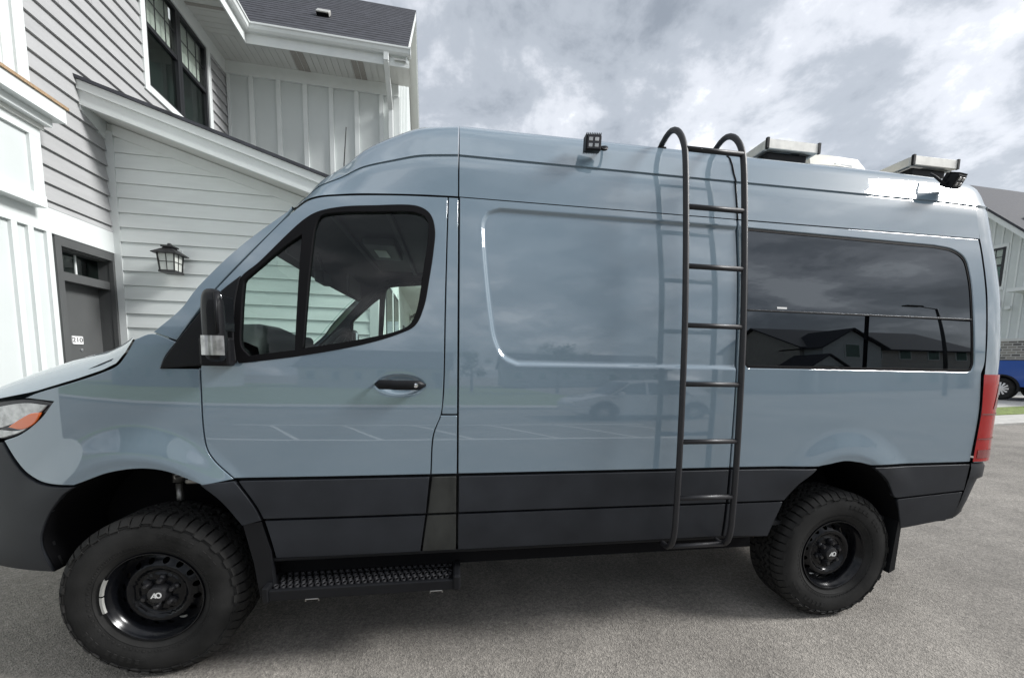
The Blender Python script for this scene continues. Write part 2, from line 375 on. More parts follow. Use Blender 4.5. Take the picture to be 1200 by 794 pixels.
FEATPTS = np.concatenate([offset(PRESS, d)[0] for d in (.009, .004, -.0005, -.005, -.0095, -.014, -.0185, -.025)] +
    [np.array([(HANDLE_C[0] + .122 * k * math.cos(a), HANDLE_C[1] + .052 * k * math.sin(a)) for a in np.linspace(0, 2 * math.pi, 40)[:-1]]) for k in (1.03, .9, .75, .6, .45, .3)] +
    [np.array([(cx + rx * k * math.cos(a), cz + rz * k * math.sin(a)) for a in np.linspace(.05, math.pi - .05, 90)]) for cx, cz, rx, rz, h in FLARES for k in np.arange(1.02, 1.46, .022)])
van = empty('camper_van', (0, 0, 0), label='blue grey high roof camper van with black side ladder and off-road tyres', cat='van')
def panel(name, outer, mat, parent=van, holes=(), yoff=0., gap=.003, lip=.003, depth=.022, step=.035, extra=None, both=True, fn=None, label=None):
    fn = fn or S; f2 = lambda x, z: fn(x, z) + yoff
    ins = [offset(outer, -(gap + lip))[0]] + [offset(h, gap + lip)[0] for h in holes]
    V, F, loops = tri2d(ins[0], ins[1:], step, extra)
    vs = [np.stack([V[:, 0], f2(V[:, 0], V[:, 1]), V[:, 1]], 1)]; ns = [surf_normal(V[:, 0], V[:, 1], fn)]; fs = [tuple(f) for f in F]; n = len(V)
    for i, (L, A) in enumerate(zip([outer] + list(holes), ins)):
        sgn = -1 if i == 0 else 1
        B, nd = offset(L, sgn * gap); nd = nd * (1 if i == 0 else -1); m = len(A); nd3 = np.stack([nd[:, 0], 0 * nd[:, 0], nd[:, 1]], 1)
        yB = f2(B[:, 0], B[:, 1]); nA = surf_normal(A[:, 0], A[:, 1], fn); nB = nA + 1.3 * nd3; nB /= np.linalg.norm(nB, axis=1)[:, None]
        rA = np.stack([A[:, 0], f2(A[:, 0], A[:, 1]), A[:, 1]], 1); rB = np.stack([B[:, 0], yB + lip, B[:, 1]], 1); rC = np.stack([B[:, 0], yB + depth, B[:, 1]], 1)
        vs += [rA, rB, rB, rC]; ns += [nA, nB, nd3, nd3]
        for k in range(m):
            k2 = (k + 1) % m; q1 = (n + k, n + m + k, n + m + k2, n + k2); q2 = (n + 2 * m + k, n + 3 * m + k, n + 3 * m + k2, n + 2 * m + k2)
            fs += [q1, q2] if i == 0 else [q1[::-1], q2[::-1]]
        n += 4 * m
    vs = np.concatenate(vs); ns = np.concatenate(ns); res = []
    for mir in ((0, 1) if both else (0,)):
        me = bpy.data.meshes.new(name); v = vs.copy(); nn = ns.copy(); ff = fs
        if mir: v[:, 1] = 2.02 - v[:, 1]; nn[:, 1] *= -1; ff = [f[::-1] for f in fs]
        me.from_pydata(v.tolist(), [], ff); custom(me, nn); res.append(link(name, me, mat, parent))
    if label: res[0]['label'] = label
    return res
def sheet(name, outer, mat, parent=van, yoff=0., fn=None, step=.06, both=True):
    """thin glass pane that follows the side"""
    fn = fn or S; V, F, _ = tri2d(outer, (), step); y = fn(V[:, 0], V[:, 1]) + yoff; n = surf_normal(V[:, 0], V[:, 1], fn); res = []
    for mir in ((0, 1) if both else (0,)):
        v = np.stack([V[:, 0], y, V[:, 1]], 1); nn = n.copy(); f = [tuple(q) for q in F]
        if mir: v[:, 1] = 2.02 - v[:, 1]; nn[:, 1] *= -1; f = [q[::-1] for q in f]
        me = bpy.data.meshes.new(name); me.from_pydata(v.tolist(), [], f); custom(me, nn); res.append(link(name, me, mat, parent))
    return res

ARCH_F = [(-.452, .50), (-.472, .63), (-.465, .69), (-.41, .80), (-.33, .89), (-.24, .95), (-.13, .992), (0, 1.012), (.11, 1.0), (.25, .942), (.32, .87), (.38, .78), (.41, .735)]
ARCH_R = [(3.175, .53), (3.20, .64), (3.235, .74), (3.32, .86), (3.41, .93), (3.50, .968), (3.61, .985), (3.71, .975), (3.80, .945), (3.91, .86), (3.98, .76), (4.03, .68), (4.06, .60), (4.08, .545)]
def between(c, f): return [p for p in c if f(p)]
DOOR_F = [(.27, 1.465), (.27, 1.39), (.28, 1.11), (.31, 1.05), (.39, .962)]
DOOR_R = [(1.35, 2.298), (1.34, 1.81), (1.332, 1.37), (1.322, 1.26), (1.285, 1.16), (1.272, .962)]
# fender
hood_gap = [(-.48, 1.318), (-.43, 1.34), (-.24, 1.40), (-.13, 1.44), (-.07, 1.47), (-.03, 1.52), (.008, 1.585)]
fender = loop(hood_gap, [(.008, 1.585), (.08, 1.612), (.18, 1.577)], [(.18, 1.577), (.13, 1.51), (.11, 1.462)], [(.11, 1.462), (.27, 1.462)], DOOR_F, [(.39, .958), (.262, .934)],
    [p for p in ARCH_F[::-1] if -.27 < p[0] < .26 and p[1] > .9], [(-.28, .935), (-.38, .938), (-.44, .949), (-.50, .98), (-.55, 1.04), (-.60, 1.127)], [(-.60, 1.127), (-.51, 1.16), (-.41, 1.235), (-.352, 1.305)], [(-.352, 1.305), (-.48, 1.318)])
panel('fender', fender, 'paint', extra=FEATPTS)
# A-pillar
panel('windscreen_pillar', loop([(.08, 1.615), (.20, 1.725), (.26, 1.81), (.41, 1.975), (.50, 2.06), (.66, 2.197)], [(.66, 2.195), (.62, 2.135), (.47, 1.96), (.34, 1.81), (.18, 1.58)], [(.18, 1.58), (.08, 1.615)]), 'paint')
# front door
WINF = loop([(.435, 1.492), (.69, 1.53), (.97, 1.59), (1.12, 1.64), (1.195, 1.68), (1.235, 1.765), (1.262, 1.91), (1.28, 2.04), (1.285, 2.135), (1.263, 2.205), (1.21, 2.236), (1.0, 2.223), (.86, 2.205), (.765, 2.176), (.71, 2.138), (.525, 1.935), (.447, 1.858), (.424, 1.75), (.418, 1.6), (.418, 1.52), (.435, 1.492)])
GL_M = loop([(.70, 1.56), (.95, 1.607), (1.12, 1.652), (1.175, 1.683), (1.205, 1.745), (1.237, 1.94), (1.258, 2.11), (1.25, 2.182), (1.205, 2.207), (1.0, 2.196), (.83, 2.178), (.78, 2.162), (.758, 2.12), (.738, 1.95), (.703, 1.56)])
GL_Q = loop([(.475, 1.522), (.668, 1.553)], [(.668, 1.553), (.70, 2.07)], [(.70, 2.07), (.63, 2.015), (.458, 1.852)], [(.458, 1.852), (.446, 1.7), (.445, 1.56), (.475, 1.522)])
door = loop([(.34, 1.81), (.47, 1.96), (.62, 2.135), (.67, 2.187), (.72, 2.23), (.77, 2.25), (.86, 2.265), (1.1, 2.287), (1.35, 2.298)], DOOR_R, [(1.272, .962), (.39, .962)], DOOR_F[::-1], [(.27, 1.465), (.34, 1.81)])
fd = panel('front_door', door, 'paint', holes=[WINF], extra=FEATPTS)
for o in fd:
    ys = 0 if o is fd[0] else 1
fr = panel('window_frame', offset(WINF, .004)[0], 'rubber_seal', holes=[GL_M, GL_Q], yoff=-.003, gap=0, lip=.002, depth=.03, step=.05)
for nm, g in (('side_window', GL_M), ('quarter_light', GL_Q)):
    sheet(nm, offset(g, .008)[0], 'cab_glass', yoff=.012)
mirror_sail = loop([(.11, 1.458), (.14, 1.515), (.27, 1.69), (.36, 1.795), (.447, 1.872)], [(.447, 1.872), (.424, 1.75), (.416, 1.6), (.424, 1.49)], [(.424, 1.49), (.11, 1.458)])
panel('mirror_sail', mirror_sail, 'black_plastic', yoff=-.012, gap=0, lip=.006, depth=.02, step=.05)
# pillar behind the door, sliding door, quarter panel
panel('door_pillar', loop(DOOR_R[:4], [(1.322, 1.258), (1.40, 1.258)], [(1.40, 1.258), (1.40, 2.298)], [(1.40, 2.298), (1.35, 2.298)]), 'paint')
panel('door_pillar', loop(DOOR_R[3:], [(1.272, .962), (1.40, .962)], [(1.40, .962), (1.40, 1.256)], [(1.40, 1.256), (1.322, 1.256)]), 'paint')
panel('sliding_door', loop([(1.403, .962), (2.883, .962)], [(2.883, .962), (2.883, 2.303)], [(2.883, 2.303), (1.403, 2.303)], [(1.403, 2.303), (1.403, .962)]), 'paint', extra=FEATPTS)
GXZ, GXX = [.9, 1.3, 1.56, 1.7, 2.0, 2.30, 2.5, 2.8], [4.5255, 4.5255, 4.5255, 4.5235, 4.511, 4.489, 4.481, 4.478]
REARW = loop([(2.95, 1.512), (4.385, 1.512)], [(4.385, 1.512), (4.425, 1.52), (4.44, 1.56)], [(4.44, 1.56), (4.415, 1.85), (4.395, 2.07), (4.365, 2.175), (4.29, 2.222), (4.16, 2.24)], [(4.16, 2.24), (2.95, 2.258)], [(2.95, 2.258), (2.935, 2.24), (2.93, 2.2), (2.928, 1.57), (2.935, 1.53), (2.95, 1.512)])
GX = lambda z: float(np.interp(z, GXZ, GXX))
quarter = loop([(2.887, .962), (3.43, .958)], [p for p in ARCH_R if p[1] > .955 and 3.43 < p[0] < 3.79], [(3.785, .958), (4.503, .962)], [(4.503, .962), (4.52, 1.28), (4.505, 1.498)], [(4.505, 1.502), (4.522, 1.56), (4.52, 1.7), (4.507, 2.0), (4.485, 2.303)], [(4.485, 2.303), (2.887, 2.303)], [(2.887, 2.303), (2.887, .962)])
panel('quarter_panel', quarter, 'paint', holes=[REARW], extra=FEATPTS, lip=.005)
rw_in = offset(REARW, -.012)[0]
panel('window_seal', offset(REARW, .002)[0], 'rubber_seal', holes=[rw_in], yoff=.004, gap=0, lip=.001, depth=.03, step=.1)
for nm, x0, x1, z0, z1 in (('upper_pane', 2.9, 4.5, 1.823, 2.3), ('lower_pane', 2.9, 3.686, 1.5, 1.815), ('lower_pane', 3.692, 4.5, 1.5, 1.815)):
    clip = [p for p in catmull(offset(REARW, -.004)[0], .01, True) if x0 <= p[0] <= x1 and z0 <= p[1] <= z1]
    xs = [p[0] for p in clip]; c = []
    box_c = [(max(x0, min(xs)), z0), (min(x1, max(xs)), z0), (min(x1, max(xs)), z1), (max(x0, min(xs)), z1)]
    allp = np.array(clip + [b for b in box_c if inside(np.array([b]), offset(REARW, -.003)[0])[0] or dist(np.array([b]), offset(REARW, -.004)[0])[0] < .004])
    cen = allp.mean(0); allp = allp[np.argsort(np.arctan2(allp[:, 1] - cen[1], allp[:, 0] - cen[0]))]
    sheet(nm, loop(*[[tuple(a), tuple(b)] for a, b in zip(allp, np.roll(allp, -1, 0))], step=.2), 'privacy_glass', yoff=.007, step=.08)
panel('window_bar', loop([(2.935, 1.813), (4.415, 1.813)], [(4.415, 1.813), (4.415, 1.8225)], [(4.415, 1.8225), (2.935, 1.8225)], [(2.935, 1.8225), (2.935, 1.813)]), 'black_plastic', yoff=.003, gap=0, lip=.002, depth=.012, step=.1)
panel('sticker', loop([(3.115, 1.832), (3.175, 1.832)], [(3.175, 1.832), (3.175, 1.842)], [(3.175, 1.842), (3.115, 1.842)], [(3.115, 1.842), (3.115, 1.832)]), 'mark_white', yoff=.005, gap=0, lip=.0, depth=.001, step=.05, both=False)
# cladding, upper and lower band
def quad(a, b, c, d): return loop([a, b], [b, c], [c, d], [d, a])
afr = [p for p in ARCH_F if p[0] > .24]
panel('sill_cladding', loop([(.30, .948), (.392, .953)], [(.392, .953), (.41, .93), (.47, .83), (.50, .757)], [(.50, .757), (.42, .735)], afr[::-1], [(.25, .942), (.30, .948)]), 'cladding', yoff=-.004)
panel('sill_cladding', loop([(.405, .953), (1.268, .953)], [(1.268, .953), (1.25, .764)], [(1.25, .764), (.505, .764)], [(.505, .764), (.475, .835), (.405, .953)]), 'cladding', yoff=-.004)
panel('sill_cladding', loop([(.507, .758), (1.248, .758)], [(1.248, .758), (1.222, .562)], [(1.222, .562), (.545, .562)], [(.545, .562), (.525, .68), (.507, .758)]), 'cladding', yoff=-.001)
panel('sill_cladding', quad((1.276, .953), (1.398, .953), (1.398, .764), (1.254, .764)), 'cladding_dusty', yoff=-.004)
panel('sill_cladding', quad((1.252, .758), (1.398, .758), (1.398, .562), (1.226, .562)), 'cladding_dusty', yoff=-.001)
panel('sill_cladding', quad((1.405, .953), (2.879, .953), (2.879, .764), (1.405, .764)), 'cladding', yoff=-.004)
panel('sill_cladding', quad((1.403, .758), (2.879, .758), (2.879, .562), (1.403, .562)), 'cladding', yoff=-.001)
panel('sill_cladding', loop([(2.887, .953), (3.425, .949)], [p for p in ARCH_R[::-1] if .76 < p[1] < .945 and p[0] < 3.5], [(3.242, .764), (2.887, .764)], [(2.887, .764), (2.887, .953)]), 'cladding', yoff=-.004)
panel('sill_cladding', loop([(2.887, .758), (3.237, .758)], [(3.235, .74), (3.20, .64), (3.175, .545)], [(3.175, .545), (2.887, .562)], [(2.887, .562), (2.887, .758)]), 'cladding', yoff=-.001)
panel('sill_cladding', loop([(3.80, .949), (4.50, .953)], [(4.50, .953), (4.485, .785)], [(4.485, .785), (4.0, .752)], [p for p in ARCH_R[::-1] if .75 < p[1] < .946 and p[0] > 3.7]), 'cladding', yoff=-.004)
panel('sill_cladding', loop([(4.006, .746), (4.483, .779)], [(4.483, .779), (4.455, .603)], [(4.455, .603), (4.082, .55)], [(4.08, .55), (4.03, .68), (4.006, .746)]), 'cladding', yoff=-.001)
# front bumper corner and headlight
panel('front_bumper', loop([(-.272, .93), (-.38, .931), (-.445, .942), (-.506, .974), (-.556, 1.034), (-.60, 1.12)], [(-.60, 1.12), (-.94, 1.08)], [(-.94, 1.08), (-.985, .8), (-.93, .52)], [(-.93, .52), (-.75, .505), (-.60, .502), (-.455, .502)], [p for p in ARCH_F if p[0] < -.24 and p[1] < .945]), 'cladding', yoff=-.003)
HL = loop([(-.94, 1.25), (-.70, 1.285), (-.48, 1.313), (-.352, 1.302)], [(-.352, 1.302), (-.41, 1.235), (-.51, 1.163), (-.60, 1.131)], [(-.60, 1.131), (-.94, 1.09)], [(-.94, 1.09), (-.94, 1.25)])
panel('headlight', HL, 'lamp_dark', yoff=.012, gap=.002, step=.05)
panel('headlight_lens', offset(loop([(-.86, 1.21), (-.66, 1.268), (-.48, 1.300), (-.372, 1.292)], [(-.372, 1.292), (-.405, 1.258), (-.47, 1.225), (-.60, 1.18)], [(-.60, 1.18), (-.86, 1.15)], [(-.86, 1.15), (-.86, 1.21)]), -.004)[0], 'clear_lens', yoff=.003, gap=0, depth=.008, step=.03)
panel('indicator_lens', loop([(-.405, 1.256), (-.45, 1.252), (-.51, 1.222), (-.567, 1.187)], [(-.567, 1.187), (-.50, 1.18), (-.44, 1.208), (-.405, 1.256)]), 'amber_lens', yoff=-.003, gap=0, depth=.008, step=.03)
panel('lamp_trim', loop([(-.84, 1.14), (-.66, 1.172), (-.53, 1.172), (-.45, 1.205)], [(-.45, 1.205), (-.51, 1.168), (-.60, 1.139)], [(-.60, 1.139), (-.84, 1.105)], [(-.84, 1.105), (-.84, 1.14)]), 'clear_lens', yoff=.004, gap=0, depth=.006, step=.03)
# dark inner shell behind the gaps, also the trim seen through the glass
shell_out = loop([(-.56, .95), (-.46, 1.29), (0, 1.55), (.12, 1.60), (.67, 2.17), (.78, 2.24), (1.3, 2.29)], [(1.3, 2.29), (4.47, 2.29)], [(4.47, 2.29), (4.47, .57)], [(4.47, .57), (4.12, .56)], [(q[0], q[1] + .012) for q in ARCH_R[::-1]], [(3.17, .57), (.5, .58)], [(q[0], q[1] + .014) for q in ARCH_F[::-1]], [(-.46, .53), (-.56, .95)], step=.04)
base_S = lambda x, z: side_z(z) + plan_x(x)
panel('inner_lining', shell_out, 'interior_dark', holes=[offset(WINF, -.002)[0], offset(REARW, -.006)[0]], yoff=.042, gap=0, lip=.001, depth=.012, step=.1, fn=base_S)

# ------------------------------------------------------------------ roof, windscreen, bonnet as lofts between the two sides
prof_roof = [(0, 0), (.006, .06), (.013, .14), (.028, .28), (.040, .40), (.047, .424), (.039, .431), (.043, .45), (.0605, .52), (.081, .63), (.105, .722), (.135, .785), (.175, .838), (.22, .872), (.28, .906), (.36, .937), (.485, .966), (.65, .985), (.82, .996), (1, 1)]
def loft_row(L, M, prof):
    L, M = np.array(L, float), np.array(M, float); left = []
    for p_, q_ in prof:
        left.append((L[0] + (M[0] - L[0]) * q_, L[1] + (1.01 - L[1]) * p_, L[2] + (M[2] - L[2]) * q_))
    right = [(a, 2.02 - b, c) for a, b, c in left[-2::-1]]
    return left + right
def blend(p1, p2, t): return [(a[0] * (1 - t) + b[0] * t, a[1] * (1 - t) + b[1] * t) for a, b in zip(p1, p2)]
ROOF_H = 2.79
rear_rows = []
ZR = 2.3035
for x in list(np.arange(1.4035, 4.4, .12)) + [4.4, 4.489]:
    rear_rows.append(loft_row((x, float(base_S(x, ZR)), ZR), (x, 1.01, ROOF_H - .015 * max(0, (x - 4.2) / .29) ** 2), prof_roof))
def roof_build(name, rows, mat='paint'):
    mb = MB().grid(rows); return mb.build(name, mat, van, smooth=True, sharp=35)
roof_build('roof', rear_rows)
# flange under the roof seams
def strip(name, a, b, mat): return MB().grid([a, b]).build(name, mat, van, smooth=True)
cap = [((1.3965, 2.3045), (1.3965, 2.79), 0), ((1.25, 2.300), (1.217, 2.76), .008), ((1.1, 2.292), (1.073, 2.716), .11), ((.95, 2.281), (.955, 2.652), .21), ((.86, 2.270), (.845, 2.571), .40), ((.77, 2.255), (.735, 2.478), .52), ((.72, 2.235), (.622, 2.379), .80), ((.673, 2.195), (.506, 2.28), .935)]
prof_wind = [(p_, 1 - (1 - p_) ** 2.6) for p_, q_ in prof_roof]
cs = np.array([(a[0], a[1], b[0], b[1], t) for a, b, t in cap]); tt = np.linspace(0, len(cap) - 1, 44); csf = [pchip(list(range(len(cap))), cs[:, k]) for k in range(5)]
cap_rows = []
for t in tt:
    v = [float(f_(t)) for f_ in csf]
    cap_rows.append(loft_row((v[0], float(base_S(v[0], v[1])), v[1]), (v[2], 1.01, v[3]), blend(prof_roof, prof_wind, v[4])))
roof_build('roof_front_cap', cap_rows)
roof_build('headliner', [[(a, b + (.03 if b < 1.01 else -.03), c - .04) for a, b, c in r] for r in cap_rows], 'interior_dark')
roof_build('headliner', [[(a, b + (.03 if b < 1.01 else -.03), c - .04) for a, b, c in r] for r in rear_rows[::3]], 'interior_dark')
# windscreen
ws_edge = [(.665, 2.187), (.50, 2.045), (.40, 1.955), (.26, 1.79), (.20, 1.71), (.09, 1.605)]; ws_mid = [(.495, 2.272), (.33, 2.12), (.21, 2.0), (.01, 1.80), (-.10, 1.69), (-.24, 1.56)]
rows = []
for t in np.linspace(0, 5, 16):
    ex, ez, mx_, mz_ = [np.interp(t, range(6), [q[k] for q in src]) for src, k in ((ws_edge, 0), (ws_edge, 1), (ws_mid, 0), (ws_mid, 1))]
    rows.append(loft_row((ex, float(base_S(ex, ez)) + .004, ez), (mx_, 1.01, mz_), prof_wind))
MB().grid(rows).build('windscreen', 'cab_glass', van, smooth=True)
sun_rows = [[(a + .012, b, c - .012) for a, b, c in r] for r in rows[:4]]
MB().grid(sun_rows).build('windscreen_tint_band', 'interior_dark', van, smooth=True)
# bonnet
hg = [(.008, 1.589), (-.03, 1.525), (-.07, 1.475), (-.13, 1.444), (-.24, 1.404), (-.43, 1.344), (-.62, 1.305), (-.84, 1.26), (-.95, 1.22)]
hm = [(-.27, 1.585), (-.36, 1.575), (-.42, 1.56), (-.48, 1.545), (-.60, 1.51), (-.78, 1.445), (-.92, 1.38), (-1.02, 1.30), (-1.06, 1.22)]
prof_hood = [(p_, 1 - (1 - p_) ** 3.2) for p_ in np.concatenate([np.linspace(0, .2, 10), np.linspace(.26, 1, 10)])]
rows = []
for t in np.linspace(0, 8, 40):
    ex, ez, mx_, mz_ = [np.interp(t, range(9), [q[k] for q in src]) for src, k in ((hg, 0), (hg, 1), (hm, 0), (hm, 1))]
    rows.append(loft_row((ex, float(base_S(ex, ez)) + .001, ez + .004), (mx_, 1.01, mz_), prof_hood))
MB().grid(rows).build('bonnet', 'paint', van, smooth=True)
cowl = [loft_row((.02, .10, 1.592), (-.25, 1.01, 1.575), prof_hood), loft_row((.09, .10, 1.60), (-.21, 1.01, 1.55), prof_hood)]
MB().grid(cowl).build('cowl', 'black_plastic', van, smooth=True)
MB().tube([(.06, .14, 1.605), (-.085, .3, 1.597), (-.205, .6, 1.570), (-.235, .9, 1.555)], [.012, .012, .01, .006], 8).build('wiper', 'black_plastic', van, smooth=True)
MB().tube([(-.2, .95, 1.552), (-.2, 1.2, 1.552), (-.12, 1.6, 1.56)], .009, 8).build('wiper', 'black_plastic', van, smooth=True)
# nose: grille and bumper front between the two corners
def nose(z, x0, xm, n=14):
    y0 = float(base_S(x0, z)); left = [(x0 + (xm - x0) * (1 - (1 - q) ** 3), y0 + (1.01 - y0) * q, z) for q in np.linspace(0, 1, n)]
    return left + [(a, 2.02 - b, c) for a, b, c in left[-2::-1]]
MB().grid([nose(.51, -.92, -1.0), nose(.56, -.94, -1.03), nose(.75, -.97, -1.07), nose(.95, -.965, -1.07), nose(1.08, -.94, -1.04)]).build('bumper_face', 'cladding', van, smooth=True)
MB().grid([nose(1.08, -.935, -1.03), nose(1.15, -.93, -1.03), nose(1.22, -.93, -1.02)]).build('grille', 'black_plastic', van, smooth=True)
for z in (1.11, 1.16, 1.20): MB().tube([(a - .01, b, c) for a, b, c in nose(z, -.93, -1.035)[8:-8]], .012, 8).build('grille_bar', 'paint', van, smooth=True)

# ------------------------------------------------------------------ rear: corner, doors, lamps, bumper
sec = [(float(base_S(4.4, z)), z) for z in np.linspace(.962, 2.30, 24)] + [(b, c) for a, b, c in rear_rows[-1][:len(prof_roof)]]
sec = np.array(sec); tg = np.gradient(sec, axis=0); tg /= np.linalg.norm(tg, axis=1)[:, None]; nin = np.stack([tg[:, 1], -tg[:, 0]], 1)
inset_pts = [(4.5275, 0), (4.57, .002), (4.61, .007), (4.645, .016), (4.68, .031), (4.71, .053), (4.735, .085), (4.75, .125), (4.758, .18), (4.76, .30)]
rows = []
for x, d in inset_pts:
    q = sec + nin * d; q[:, 1] = np.maximum(q[:, 1], .962); q[:, 0] = np.minimum(q[:, 0], 1.01)
    lean = .05 * np.clip((q[:, 1] - 1.6) / 1.2, 0, 1) ** 1.5 * min(1, (x - 4.5315) / .2)
    lean = np.array([4.5255 - GX(b) for a, b in sec]) + .02 * np.clip((q[:, 1] - 1.6) / 1.2, 0, 1) * min(1, (x - 4.5315) / .2)
    rows.append([(x - l, a, b) for (a, b), l in zip(q, lean)] + [(x - l, 2.02 - a, b) for (a, b), l in list(zip(q, lean))[-2::-1]])
MB().grid(rows).build('rear_corner', 'paint', van, smooth=True)
last = rows[-1]; half = len(sec)
MB().grid([last[:half], [last[len(last) - 1 - i] for i in range(half)]]).build('rear_door', 'paint', van)
MB().rbox(4.752, .30, 1.55, 4.768, .96, 2.12, .006).build('rear_door_window', 'privacy_glass', van); MB().rbox(4.752, 1.06, 1.55, 4.768, 1.72, 2.12, .006).build('rear_door_window', 'privacy_glass', van)
plan_rear = catmull([(4.5, 0), (4.57, .002), (4.61, .007), (4.645, .016), (4.68, .031), (4.71, .053), (4.735, .085), (4.75, .125)], .01)
def rear_strip(z0, z1, xa, xb, off, nz=14):
    """surface on the rear corner: xa(z)/xb(z) limits"""
    rows = []
    for z in np.linspace(z0, z1, nz):
        r = []; lo, hi = xa(z), xb(z)
        for u in np.linspace(lo, hi, 16):
            yy = np.interp(u, [q[0] for q in plan_rear], [q[1] for q in plan_rear]); r.append((u + off * .6, float(base_S(4.5, z)) + yy - off, z))
        rows.append(r)
    return rows
xl = lambda z: np.interp(z, [.962, 1.28, 1.5], [4.5055, 4.5225, 4.5085]); xr = lambda z: 4.735
for mir in (0, 1):
    def bld(name, rws, mat, parent):
        r = [[(a, 2.02 - b if mir else b, c) for a, b, c in q] for q in rws]
        return MB().grid(r).build(name, mat, parent, smooth=True)
    tl = bld('tail_light', rear_strip(.968, 1.497, xl, xr, .006), 'red_lens', van)
    bld('lens_divider', rear_strip(1.255, 1.263, xl, xr, .009, 3), 'red_lens_dark', tl)
    bld('lens_divider', rear_strip(1.105, 1.112, xl, xr, .009, 3), 'red_lens_dark', tl)
    bld('reflector', rear_strip(.99, 1.04, lambda z: 4.53, lambda z: 4.70, .008, 4), 'red_lens_dark', tl)
    bld('reverse_lamp', rear_strip(1.29, 1.44, lambda z: 4.62 + (z - 1.29) * .3, lambda z: 4.70, .008, 6), 'red_lens_dark', tl)
for y_ in (.07, 1.91): MB().box(4.45, y_, .62, 4.60, y_ + .04, 1.9).build('rear_gap_backing', 'gap_black', van)  # dark backing added behind the rear gap to stop light leaking through
# bumper
rows = []
for z, x1, ins_ in ((.585, 4.50, .05), (.602, 4.575, .022), (.63, 4.60, .012), (.72, 4.635, .006), (.80, 4.66, .002), (.853, 4.685, .0), (.862, 4.735, -.002), (.93, 4.738, -.002), (.955, 4.72, .004), (.957, 4.60, .01)):
    xb = np.interp(z, [.6, .78, .955], [4.462, 4.49, 4.508]); y0 = float(base_S(4.5, z)) - .004 + ins_
    w = x1 - xb; left = [(xb + w * math.sin(a), y0 + .13 * (1 - math.cos(a)) * min(1, w / .15), z) for a in np.linspace(0, math.pi / 2, 12)] + [(x1 + .01, .35, z), (x1 + .02, 1.01, z)]
    rows.append(left + [(a, 2.02 - b, c) for a, b, c in left[-2::-1]])
MB().grid(rows).build('rear_bumper', 'cladding', van, smooth=True, sharp=40)

